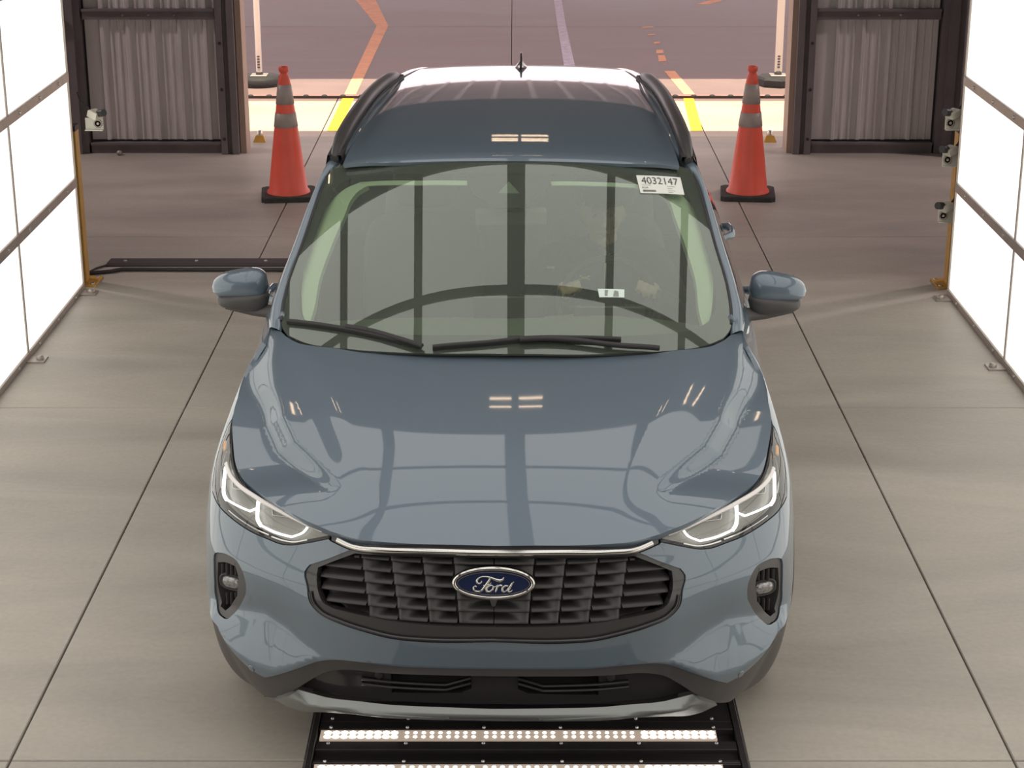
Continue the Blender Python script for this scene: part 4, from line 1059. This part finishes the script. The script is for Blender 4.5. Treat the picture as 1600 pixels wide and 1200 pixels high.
for (x0_, x1_, y0_, y1_, n_) in ((362, 392, 786, 797, 16), (404, 447, 820, 837, 24), (449, 469, 836, 829, 10)):
    mb = {-1: MB(), 1: MB()}
    for k in range(n_):
        t = k/(n_-1); x, y = x0_+(x1_-x0_)*t, y0_+(y1_-y0_)*t; a, b = F([(x, y-1.5), (x, y+3)])
        for sg in (-1, 1):
            pa, pb = [Fsurf(np.array(q[0]*(-sg)), np.array(q[1]), -.014) for q in (a, b)]; mb[sg].tube([pa, pb], .0011, 4, cap=False)
    for sg in (-1, 1): tag(mb[sg].build('light_comb', M['reflector'], hl[sg]), kind='stuff')

# ---- doors, sills, arches
dz = lambda y0_, y1_, z0, z1: [SP([(y0_, z1), (y0_, (z0+z1)/2), (y0_, z0)]), SP([(y0_, z0), ((y0_+y1_)/2, z0), (y1_, z0)]), SP([(y1_, z0), (y1_, (z0+z1)/2), (y1_, z1)]), SP([(y1_, z1), ((y0_+y1_)/2, z1), (y0_, z1)])]
fd = both('front_door', dz(1.43, 2.545, .36, 1.075), [], P_, h=.06, skirt=.012, step=.04)
ra = arch(WY1, .425, math.radians(178), math.radians(2), 16)
rdp = [SP([(2.555, 1.075), (2.555, .36)]), SP([(2.555, .36), (3.19, .36)]), SP([p for p in ra if p[0] < 3.46]), ]
rdp.append(SP([(max(p[0] for p in ra if p[0] < 3.46), 1.0), (3.46, 1.075)])); rdp[-1][0] = rdp[2][-1]; rdp.append(SP([(3.46, 1.075), (2.555, 1.075)]))
rd = both('rear_door', rdp, [], P_, h=.06, skirt=.012, step=.04)
q0 = [p for p in ra if p[0] > 3.46]
qp = [SP([(3.47, 1.075), (q0[0][0], q0[0][1])]), SP(q0), SP([q0[-1], (4.1, .33)])]
sE = L1+.9
qp += [[qp[-1][-1], (-sE, .33)], [(-sE, .33), (-sE, 1.075)], [(-sE, 1.075), (-L1, 1.075), SP([(3.47, 1.075)])[0]]]
both('rear_quarter', qp, [], P_, h=.06, skirt=.012, step=.04)
both('tailgate_half', [[(-sE, 1.075), (-sE, .33)], [(-sE, .33), (-L2, .33)], [(-L2, .33), (-L2, 1.075)], [(-L2, 1.075), (-sE, 1.075)]], [], P_, h=.08, skirt=0, step=.05)
both('sill_cladding', dz(1.36, 3.2, .20, .355), [], M['cladding'], h=.06, skirt=.012, step=.04, off=.004)
for yc in (WY0, WY1):
    o1 = arch(yc, .43, math.radians(172 if yc == WY0 else 180), 0, 20); o2 = arch(yc, .375, 0, math.radians(172 if yc == WY0 else 180), 20)
    both('wheel_arch_trim', [SP(o1), SP([o1[-1], o2[0]]), SP(o2), SP([o2[-1], o1[0]])], [], M['cladding'], h=.03, skirt=.02, off=.006, step=.03)
# near-black sheets added behind the panels, their colour standing for gap shade
ii = [[(-1.6, .30), (-1.6, .95)], [(-1.6, .95), (-.9, .84), (0, .76)]]
panel('gap_backing', Fsurf, outline([[(-.95, .24), (0, .24), (.95, .24)], [(.95, .24), (.95, .84)], [(.95, .84), (0, .765), (-.95, .84)], [(-.95, .84), (-.95, .24)]], .04), [], M['void'], car, h=.06, skirt=0, off=-.09)
panel('hood_gap_backing', Hsurf, outline([[(-.80, .95), (-.74, .4), (-.4, .14), (0, .10), (.4, .14), (.74, .4), (.80, .95)], [(.80, .95), (.74, 1.25)], [(.74, 1.25), (-.74, 1.25)], [(-.74, 1.25), (-.80, .95)]], .04), [], M['void'], car, h=.08, skirt=0, off=-.045)
mb = MB(); mb.box(-.72, .72, .25, 4.35, .19, .30); mb.box(-.55, .55, .14, .6, .24, .36); mb.build('underbody', M['dark'], car)
for sg in (-1, 1):   # wheel wells
    for yc in (WY0, WY1):
        mb = MB(); rows = [[(sg*x, yc+.44*math.cos(a), WZ+.44*math.sin(a)) for a in np.linspace(-.1, math.pi+.1, 20)] for x in (.60, .90)]; mb.grid(rows); mb.build('wheel_well', M['void'], car)
# door handles
for y in (1.98, 2.98):
    b_ = Fsurf(np.array(sy(y, .985)), np.array(.985), 0)
    for sg in (-1, 1):
        x = b_[0]; mb = MB(); mb.tube([(sg*(x-.005), y-.10, .985), (sg*(x+.028), y-.075, .988), (sg*(x+.034), y, .990), (sg*(x+.028), y+.075, .988), (sg*(x-.005), y+.10, .985)], [.010, .014, .015, .014, .010], 10, flat=1.3); mb.build('door_handle', P_, car)
# wheels
def wheel(x, y, sg):
    w0 = bpy.data.objects.new('wheel', None); COL.objects.link(w0); w0.parent = car; w0.location = (x, y, WZ)
    mb = MB(); mb.lathe([(.235, -.105), (.30, -.112), (.333, -.100), (.343, -.07), (.345, 0), (.343, .07), (.333, .100), (.30, .112), (.235, .105)], n=48, axis='x', cap=False); mb.build('tyre', M['rubber'], w0)
    mb = MB(); mb.lathe([(.235, -.10), (.225, -.05), (.222, .05), (.238, .10), (.228, .098)], n=48, axis='x', cap=False); mb.build('rim', M['alloy'], w0)
    MB().lathe([(.226, -.03), (.05, -.02), (.05, .0)], n=32, axis='x').build('brake_disc', M['dark'], w0)
    MB().lathe([(.236, .100), (.236, .108), (.206, .100), (.200, .085)], n=48, axis='x', cap=False).build('rim_lip', M['alloy'], w0).scale = (sg, 1, 1)
    for k in range(5):
        a = 2*math.pi*k/5; mb = MB(); c_, s_ = math.cos(a), math.sin(a)
        mb.tube([(sg*.060, .03*c_, .03*s_), (sg*.075, .12*c_, .12*s_), (sg*.085, .226*c_, .226*s_)], [.040, .034, .052], 10, flat=.45, up=(sg, 0, 0)); mb.build('spoke', M['alloy'], w0)
    MB().lathe([(.05, 0), (.05, .012), (.03, .016)], (sg*.08, 0, 0), n=20, axis='x').build('hub_cap', M['dark'], w0)
for sg in (-1, 1):
    for y in (WY0, WY1): wheel(sg*.805, y, sg)
# rear window and tail
rows = []
for i in range(16):
    t = i/15; y = 4.235+.28*t; z = 1.495-.42*t
    rows.append([(x*(.50+.12*t)/.6, y-.10*(abs(x)/.6)**2.2, z-.03*(abs(x)/.6)**2) for x in np.linspace(-.6, .6, 21)])
MB().grid(rows).build('rear_window', M['sideglass'], car)
for sg in (-1, 1):
    mb = MB(); mb.grid([[(sg*(r[-1][0]-0.0), r[-1][1], r[-1][2]), (sg*(r[-1][0]+.03+.09*i/15), r[-1][1]-.10, r[-1][2]-.01)] for i, r in enumerate(rows)]); mb.build('rear_pillar', P_, car)
# shark-fin antenna
ap_ = Rsurf(*RS.px(812, 106.5)); print('antenna', ap_)
mb = MB(); rows = []
for i, (dy, w_, hh) in enumerate(((-.085, .002, .0), (-.06, .020, .014), (-.02, .030, .026), (.02, .032, .040), (.05, .030, .066), (.065, .026, .070), (.075, .004, .01))):
    rows.append([(-w_, dy, 0), (-w_*.75, dy, hh*.16), (-.006, dy+.0, hh*.45), (-.0035, dy+.004, hh*.95), (0, dy+.004, hh), (.0035, dy+.004, hh*.95), (.006, dy, hh*.45), (w_*.75, dy, hh*.16), (w_, dy, 0)])
mb.grid(rows); o = mb.build('antenna_fin', M['black_gloss'], car); o.location = (ap_[0]*0+.0, ap_[1], ap_[2]-.004)
# ---- door mirrors
for sg in (-1, 1):
    mr = bpy.data.objects.new('door_mirror', None); COL.objects.link(mr); mr.parent = car; mr.location = (sg*.965, 1.60, 1.125)
    def shell(x0, x1, zsq, zb, zt, grow, power=2.6, n=22, ny=28, cap=False):
        rows = []
        for i in range(n+1):
            u = i/n; x = x0+(x1-x0)*u
            # section size along the width: blunt at the inner side, pointed outside
            k = (1-abs(2*u-1)**3.2)**(1/2.4) if 0 < u < 1 else .02
            k2 = k*(1.08-.42*u)
            row = []
            for j in range(ny):
                a = 2*math.pi*j/ny; c_, s_ = math.cos(a), math.sin(a)
                yy_ = .062*k*np.sign(c_)*abs(c_)**.8; zz = (zt if s_ > 0 else zb)*k2*np.sign(s_)*abs(s_)**.8*np.sign(s_) if False else (zt if s_ > 0 else -zb)*k2*abs(s_)**.8
                row.append((sg*x, yy_*grow-.012*u*0, zz-.006*u))
            rows.append(row)
        return rows
    MB().grid(shell(-.098, .108, 1, .050, .072, 1.0), wrap=True).build('mirror_cap', P_, mr)
    MB().grid([[(p[0]*.98+sg*-.006, p[1]*1.02-.004, p[2]-.038) for p in r] for r in shell(-.096, .100, 1, .056, .030, 1.0)], wrap=True).build('mirror_base', M['cladding'], mr)
    mb = MB(); mb.tube([(sg*.06, -.005, -.074), (sg*-.04, -.012, -.088), (sg*-.10, -.022, -.090), (sg*-.165, -.04, -.088)], [.018, .028, .032, .034], 12, flat=.75); mb.build('mirror_stalk', M['cladding'], mr)
    mb = MB(); mb.grid([[(sg*x, .064, z) for x in np.linspace(-.07, .07, 5)] for z in np.linspace(-.035, .035, 4)]); mb.build('mirror_glass', M['chrome'], mr)
# ---- wipers
def wiper(blade, arm):
    q = W_(blade); ob = surf_ribbon('wiper_blade', q, Wsurf, .014, .013, .007, M['dark'], car, sides=(-1,), step=.02)[0]
    surf_ribbon('wiper_rubber', q, Wsurf, .005, .005, .006, M['rubber'], ob, sides=(-1,), step=.03)
    q = W_(arm); surf_ribbon('wiper_arm', q, Wsurf, .022, .016, .007, M['dark'], car, sides=(-1,), step=.02)
wiper([(449, 507), (500, 513), (560, 523), (620, 537), (656, 545)], [(541, 519), (580, 526), (622, 538), (660, 550)])
wiper([(676, 548), (760, 541), (830, 534), (900, 533.5), (970, 536)], [(812, 540), (850, 538), (885, 539.5), (960, 548), (1030, 553)])
# ---- interior
it = WS
def Wp(name, px, m, off, parent, h=.03, skirt=.004, smooth=None):
    q = W_(px); n = len(q); sg_ = [[q[i], q[(i+1) % n]] for i in range(n)] if smooth is None else smooth(q)
    return panel(name, Wsurf, outline(sg_, .02), [], m, parent, h=h, skirt=skirt, off=off)
tin = [(575, 277.5), (560, 286), (548, 300), (539, 322), (527, 349), (513, 383), (499, 423), (490, 471), (481.5, 497)]
tout = [(481.5, 497), (475, 486), (471, 454), (474, 411), (485, 369), (508, 315), (524, 295), (540, 282), (560, 273.5)]
q1, q2 = W_(tin), W_(tout)
po_ = outline([q1, q2, [q2[-1], q1[0]]], .02)
panel('pillar_trim', Wsurf, po_, [], M['trim_light'], car, h=.03, skirt=.02, off=-.030)
panel('pillar_trim', Wsurf, mir(po_)[::-1], [], M['trim_light'], car, h=.03, skirt=.02, off=-.030)
Wp('header_trim', [(560, 272.5), (655, 270), (730, 270), (730, 277), (655, 277), (575, 278)], M['trim_light'], -.030, car)
Wp('header_trim', [(860, 271), (930, 272), (1000, 276), (1030, 281), (1020, 287), (990, 281), (930, 278), (862, 277)], M['trim_light'], -.030, car)
sh = Wp('sensor_housing', [(728, 254), (732, 285), (740, 300), (762, 311), (778, 320), (812, 320), (828, 311), (848, 300), (860, 283), (866, 254)], M['dark'], -.012, car)
Wp('sensor_window', [(795, 279), (778, 298), (812, 298)], M['headliner'], -.010, sh)
mb = MB(); mb.box(-.13, .13, -.02, .012, -.03, .03, .012); o = mb.build('rear_view_mirror', mat('mirror_back', (.36, .37, .33), .5), car); o.location = (.005, 1.84, 1.335); o.rotation_euler = (.25, 0, .1)
MB().tube([(0, 1.80, 1.40), (0, 1.83, 1.35)], .012, 8).build('mirror_stem', M['dark'], car)
# dashboard
rows = []
for y, z in ((1.06, 1.005), (1.2, 1.00), (1.4, .990), (1.6, .985), (1.72, .975), (1.78, .945), (1.80, .88), (1.79, .70), (1.75, .5)):
    rows.append([(x, y-.10*(abs(x)/.74)**2*(y < 1.3), z-.03*(abs(x)/.74)**3+.022*math.exp(-((x-.37)/.2)**2)*(y > 1.3)) for x in np.linspace(-.76, .76, 31)])
dash = MB().grid(rows).build('dashboard', M['dash'], car)
MB().box(-.62, .62, 1.22, 1.25, .995, 1.006).build('defrost_vent', M['dark'], dash)
MB().box(-.13, .13, 1.70, 1.715, .93, 1.06, .004).build('touch_screen', M['black_gloss'], dash)
MB().box(.24, .50, 1.68, 1.70, .95, 1.03, .004).build('instrument_cluster', M['black_gloss'], dash)
mb = MB(); sw = [(.37+.185*math.cos(a), 1.86+.185*math.sin(a)*.42, .975+.185*math.sin(a)*.90) for a in np.linspace(0, 2*math.pi, 41)]; mb.tube(sw, .015, 10, cap=False); swo = mb.build('steering_wheel', M['dark'], car)
mb = MB(); mb.lathe([(.06, -.02), (.065, 0), (.05, .02)], n=20, axis='y'); o = mb.build('wheel_hub', M['dark'], swo); o.location = (.37, 1.84, .975)
MB().tube([(.20, 1.86, .975), (.54, 1.86, .975)], .014, 8).build('wheel_spoke', M['dark'], swo); MB().tube([(.37, 1.86, .975), (.37, 1.79, .81)], .014, 8).build('wheel_spoke', M['dark'], swo)
# seats
def softbox(x, y, z, sx, sy_, sz, tilt, p=.45, n=14):
    rows = []
    for i in range(n+1):
        ph = -math.pi/2+math.pi*i/n; row = []
        for j in range(24):
            th = 2*math.pi*j/24; f = lambda v, e: np.sign(v)*abs(v)**e
            q = np.array((sx*f(math.cos(ph), p)*f(math.cos(th), p), sy_*f(math.cos(ph), p)*f(math.sin(th), p), sz*f(math.sin(ph), p)))
            q = np.array((q[0], q[1]*math.cos(tilt)+q[2]*math.sin(tilt), q[2]*math.cos(tilt)-q[1]*math.sin(tilt))); row.append(q+(x, y, z))
        rows.append(row)
    return rows
for x in (-.37, .37):
    s_ = MB().grid(softbox(x, 2.48, .86, .25, .07, .32, .30), wrap=True).build('seat_back', M['seat'], car)
    MB().grid(softbox(x, 2.60, 1.27, .13, .05, .09, .15), wrap=True).build('headrest', M['seat'], s_)
    MB().grid(softbox(x, 2.20, .52, .25, .27, .09, 0), wrap=True).build('seat_cushion', M['seat'], car)
s_ = MB().grid(softbox(0, 3.45, .86, .62, .08, .32, .30), wrap=True).build('rear_seat_back', M['seat'], car)
for x in (-.38, .38): MB().grid(softbox(x, 3.56, 1.22, .13, .05, .08, .1), wrap=True).build('headrest', M['seat'], s_)
MB().box(-.72, .72, 1.3, 4.2, .30, .36).build('cabin_floor', M['dark'], car)
panel('headliner', Rsurf, outline([[(-.56, 2.06), (.56, 2.06)], [(.56, 2.06), (.50, 4.1)], [(.50, 4.1), (-.50, 4.1)], [(-.50, 4.1), (-.56, 2.06)]], .05), [], M['headliner'], car, h=.1, skirt=0, off=-.045)
for sg in (-1, 1):
    MB().box(sg*.40-.16, sg*.40+.16, 2.02, 2.18, 1.455, 1.475, .005).build('sun_visor', M['headliner'], car)
# ---- windshield label
def quad_uv(Q, u, v):
    a, b, c, d = [np.array(q) for q in Q]; return (1-v)*((1-u)*a+u*b)+v*((1-u)*d+u*c)
LQ = W_([(994, 275), (1063, 278.5), (1069.5, 305.5), (1001, 303)])
lab = panel('windshield_label', Wsurf, outline([[LQ[0], LQ[1]], [LQ[1], LQ[2]], [LQ[2], LQ[3]], [LQ[3], LQ[0]]], .02), [], M['paper'], car, h=.03, skirt=.001, off=.003)
def print_text(txt, u0, u1, v0, v1, name):
    cu = bpy.data.curves.new(name, 'FONT'); cu.body = txt; cu.resolution_u = 3; to = bpy.data.objects.new(name, cu); COL.objects.link(to)
    dg = bpy.context.evaluated_depsgraph_get(); dg.update(); me = bpy.data.meshes.new_from_object(to.evaluated_get(dg)); bpy.data.objects.remove(to)
    co = np.array([v.co[:] for v in me.vertices]); lo, hi = co.min(0), co.max(0)
    for v_, c_ in zip(me.vertices, co):
        u = u0+(u1-u0)*(c_[0]-lo[0])/(hi[0]-lo[0]); v = v1-(v1-v0)*(c_[1]-lo[1])/(hi[1]-lo[1]); q = quad_uv(LQ, u, v); v_.co = Wsurf(q[0], q[1], .0045)
    me.materials.clear(); me.materials.append(M['ink']); return obj(name, me, None, lab)
print_text('4032147', .085, .915, .11, .50, 'label_number'); print_text('FOR', .07, .21, .66, .75, 'label_text')
mb = MB(); u = .07
def lblbox(u0, u1, v0, v1): mb.add([Wsurf(*quad_uv(LQ, a, b), .0045) for a, b in ((u0, v0), (u1, v0), (u1, v1), (u0, v1))], [(0, 1, 2, 3)])
for _ in range(26):
    w_ = rng.uniform(.004, .010); lblbox(u, u+w_, .83, .94); u += w_+rng.uniform(.003, .006)
    if u > .36: break
for a, b, v in ((.07, .27, .56), (.64, .82, .60), (.64, .76, .72), (.64, .80, .84), (.64, .74, .93)): lblbox(a, b, v, v+.012)
tag(mb.build('label_print', M['ink'], lab), kind='stuff')
sk2 = Wp('inspection_sticker', [(934, 452.5), (975.5, 453.5), (975.5, 466), (936.5, 465.5)], mat('pale_teal_sticker', (.74, .84, .78), .6), .003, car, skirt=.001)
Wp('sticker_mark', [(945, 455), (950, 455), (949, 464), (945, 464)], M['headliner'], .0045, sk2, skirt=.0005); Wp('sticker_mark', [(960, 455.5), (966, 457), (967, 465), (958, 465)], M['headliner'], .0045, sk2, skirt=.0005)
Wp('identity_plate', [(974, 529.5), (1011, 530), (1011, 534.5), (974, 534)], M['headliner'], -.02, car, skirt=.001)

# =================================================================== THE DRIVER
def cw(p): return (CAR_X+p[0]*cyaw+p[1]*syaw, CAR_Y+p[1]*cyaw-p[0]*syaw, p[2])
drv = empty('person', cw((.36, 2.34, .62)), -CAR_YAW); tag(drv, 'driver in dark cap and dark zipped jacket behind the steering wheel', 'person')
O = np.array((.36, 2.34, .62))
def ell(mb, c, r, n=16, rot=0):
    rows = []
    for i in range(n+1):
        ph = -math.pi/2+math.pi*i/n
        rows.append([(c[0]+r[0]*math.cos(ph)*math.cos(t), c[1]+r[1]*math.cos(ph)*math.sin(t), c[2]+r[2]*math.sin(ph)) for t in np.linspace(0, 2*math.pi, 20, endpoint=False)])
    mb.grid(rows, wrap=True)
def L(*pts): return [np.array(p, float)-O for p in pts]
def fused(name, mb, m, parent, vox, sm=2):
    o = obj(name, mb.mesh(name), None, parent); md = o.modifiers.new('r', 'REMESH'); md.mode = 'VOXEL'; md.voxel_size = vox
    s2 = o.modifiers.new('s', 'SMOOTH'); s2.factor = .5; s2.iterations = sm
    dg = bpy.context.evaluated_depsgraph_get(); dg.update(); me = bpy.data.meshes.new_from_object(o.evaluated_get(dg)); me.name = name
    o.modifiers.clear(); o.data = me; me.materials.clear(); me.materials.append(m)
    for p in me.polygons: p.use_smooth = True
    return o
HC = np.array((.352, 2.235, 1.245))     # head centre
hands = {-1: np.array((.215, 1.885, 1.045)), 1: np.array((.525, 1.885, 1.045))}
b = MB()
rows = []
for i in range(19):      # head: skull tapering to the chin
    v = -1+2*i/18; r_ = math.sqrt(max(0.0004, 1-abs(v)**2.3)); jaw = 1-.30*max(0, -v)**1.3
    fy = 1-.12*max(0, -v)
    rows.append([tuple(HC-O+np.array((.076*r_*jaw*math.cos(t), (.094*fy*math.sin(t)-.014*max(0, -v))*r_, .120*v))) for t in np.linspace(0, 2*math.pi, 24, endpoint=False)])
b.grid(rows, wrap=True); b.add(rows[0], [tuple(range(23, -1, -1))]); b.add(rows[-1], [tuple(range(24))])
h = HC-O
b.tube([h+(0, -.088, .022), h+(0, -.104, -.004), h+(0, -.112, -.022), h+(0, -.096, -.030)], [.008, .011, .015, .010], 10)       # nose
ell(b, h+(0, -.086, .034), (.052, .016, .010)); ell(b, h+(0, -.086, -.060), (.028, .013, .010)); ell(b, h+(0, -.080, -.098), (.026, .018, .017))
for sg in (-1, 1):
    ell(b, h+(sg*.046, -.070, -.020), (.022, .020, .022)); ell(b, h+(sg*.079, .008, -.005), (.011, .020, .033))
b.tube(L((.355, 2.262, 1.165), (.36, 2.285, 1.10), (.36, 2.30, 1.05)), [.054, .056, .070], 16)
b.tube(L((.36, 2.31, 1.05), (.36, 2.33, .95), (.36, 2.35, .78), (.36, 2.34, .62)), [.13, .155, .15, .15], 18, flat=.72, up=(0, 1, 0))
for sg in (-1, 1):
    sh_ = np.array((.36+sg*.185, 2.31, 1.045)); elb = np.array((.36+sg*.29, 2.13, .86)); wr = hands[sg]+np.array((sg*.012, .075, -.045))
    b.tube([q-O for q in ((.36+sg*.06, 2.31, 1.06), sh_, sh_*.5+elb*.5, elb, elb*.5+wr*.5, wr)], [.06, .062, .052, .043, .040, .027], 14)
    hp = np.array((.36+sg*.10, 2.30, .60)); kn = np.array((.36+sg*.16, 1.84, .62)); ft = np.array((.36+sg*.12, 1.50, .42))
    b.tube([q-O for q in (hp, hp*.5+kn*.5, kn, kn*.5+ft*.5, ft, ft+(0, -.12, -.01))], [.085, .078, .060, .052, .040, .036], 14)
    p0 = hands[sg]-O       # palm rests on the outside of the rim, fingers curl over it
    rim = np.array((.37, 1.86, .975))-O
    b.tube([wr-O, wr*.35+hands[sg]*.65-O, p0+(sg*.004, -.005, .006)], [.028, .036, .034], 12, flat=.62)
    for k in range(4):
        bs = p0+np.array((-sg*(.030-.020*k), -.004-.010*k, .012+.010*(1.5-k)*.6)); ln = (.9, 1.0, .95, .78)[k]
        b.tube([bs, bs+np.array((-sg*.012, -.030, .010))*ln, bs+np.array((-sg*.020, -.048, -.012))*ln, bs+np.array((-sg*.014, -.046, -.036))*ln], [.0105, .0095, .0088, .0075], 8)
    b.tube([p0+(-sg*.012, .018, -.014), p0+(-sg*.036, .006, -.010), p0+(-sg*.054, -.012, -.004)], [.013, .011, .009], 8)
body = fused('body', b, M['skin'], drv, .0065, 3)
j = MB()   # jacket: torso and sleeves to the wrist
j.tube(L((.36, 2.292, 1.115), (.36, 2.305, 1.075), (.36, 2.315, 1.03), (.36, 2.33, .93), (.36, 2.35, .78), (.36, 2.34, .60)), [.070, .115, .175, .195, .19, .18], 22, flat=.70, up=(0, 1, 0))
for sg in (-1, 1):
    sh_ = np.array((.36+sg*.190, 2.315, 1.025)); elb = np.array((.36+sg*.30, 2.13, .85)); wr = hands[sg]+np.array((sg*.014, .080, -.050))
    j.tube([q-O for q in ((.36+sg*.05, 2.305, 1.075), (.36+sg*.12, 2.31, 1.065), sh_, sh_*.5+elb*.5+(0, 0, .01), elb, elb*.5+wr*.5, wr)], [.055, .075, .082, .074, .064, .056, .042], 16)
jk = fused('jacket', j, M['jacket'], drv, .009, 3)
t_ = MB()
for sg in (-1, 1):
    hp = np.array((.36+sg*.10, 2.32, .60)); kn = np.array((.36+sg*.16, 1.84, .62)); ft = np.array((.36+sg*.12, 1.52, .44))
    t_.tube([q-O for q in (hp, hp*.5+kn*.5, kn, kn*.5+ft*.5, ft)], [.10, .092, .073, .064, .055], 14)
fused('trousers', t_, M['seat'], drv, .012, 2)
# collar, zip, chest mark
rr_ = [tuple(np.array((.36+.066*math.cos(a), 2.292+.060*math.sin(a), 1.115+.010*math.sin(a)))-O) for a in np.linspace(-math.pi*.42, math.pi*1.42, 25)]
mb = MB(); mb.tube(rr_, .012, 8, flat=1.9); mb.build('collar', M['jacket'], jk)
MB().tube(L((.366, 2.222, 1.098), (.366, 2.196, 1.05), (.366, 2.176, .99), (.366, 2.170, .93)), .0045, 6).build('zip', M['zip'], jk)
mb = MB()
for dz_, w_ in ((.008, .020), (-.008, .020)):
    mb.tube([tuple(np.array((.285-w_, 2.178, 1.0+dz_))-O), tuple(np.array((.285-.006, 2.174, 1.0+dz_*.2))-O), tuple(np.array((.285+.006, 2.174, 1.0+dz_*.2))-O), tuple(np.array((.285+w_, 2.178, 1.0+dz_))-O)], .0035, 6)
mb.build('chest_mark', M['logo'], jk)
mb = MB()
for k in range(5): mb.box(.118-.36+.004*k, .150-.36+.004*k, 2.215-2.34-.004*k, 2.222-2.34-.004*k, .965-.62+.016*k, .973-.62+.016*k)
mb.build('sleeve_print', mat('sleeve_print', (.45, .55, .55), .7), jk)
# cap with a brim
c_ = MB(); rows = []
for i in range(9):
    ph = i/8*math.pi/2; rows.append([tuple(h+np.array((.084*math.cos(ph)**.8*math.cos(t), .103*math.cos(ph)**.8*math.sin(t)+.004, .062+.074*math.sin(ph)))) for t in np.linspace(0, 2*math.pi, 28, endpoint=False)])
c_.grid(rows, wrap=True); cap_ = c_.build('cap', M['cap'], drv)
rows = [[tuple(h+np.array((x, -.070*(1-(x/.105)**2)-.062*k*(1-(x/.088)**2)-.018, .066-.004*k-2.2*x*x*k))) for x in np.linspace(-.072, .072, 13)] for k in np.linspace(0, 1, 6)]
R1 = np.array(rows); R2 = R1[::-1]+np.array((0, 0, -.004)); MB().grid(np.concatenate([R1, R2])).build('cap_brim', M['cap'], cap_)
mb = MB()
for sg in (-1, 1): mb.tube([tuple(h+(sg*.068, .02, .05)), tuple(h+(sg*.076, .03, .02)), tuple(h+(sg*.070, .05, -.02))], [.012, .012, .008], 8)
ell(mb, h+(0, .035, .02), (.080, .070, .060)); mb.build('hair', M['hair'], drv)
for sg in (-1, 1):
    e = MB(); ell(e, (0, 0, 0), (.0115, .0115, .0115), 10); eo = e.build('eye', mat('eye_white_%d' % (sg+1), (.34, .30, .27), .4), drv); eo.location = h+(sg*.031, -.079, .014)
    e = MB(); ell(e, (0, 0, 0), (.005, .003, .005), 8); e.build('iris', M['hair'], eo, (0, -.0105, -.001))
mb = MB(); mb.tube([tuple(h+(-.024, -.092, -.060)), tuple(h+(-.010, -.099, -.057)), tuple(h+(0, -.100, -.059)), tuple(h+(.010, -.099, -.057)), tuple(h+(.024, -.092, -.060))], [.002, .0045, .005, .0045, .002], 8); mb.build('lips', mat('lips', (.45, .18, .15), .5), drv)
#PART4
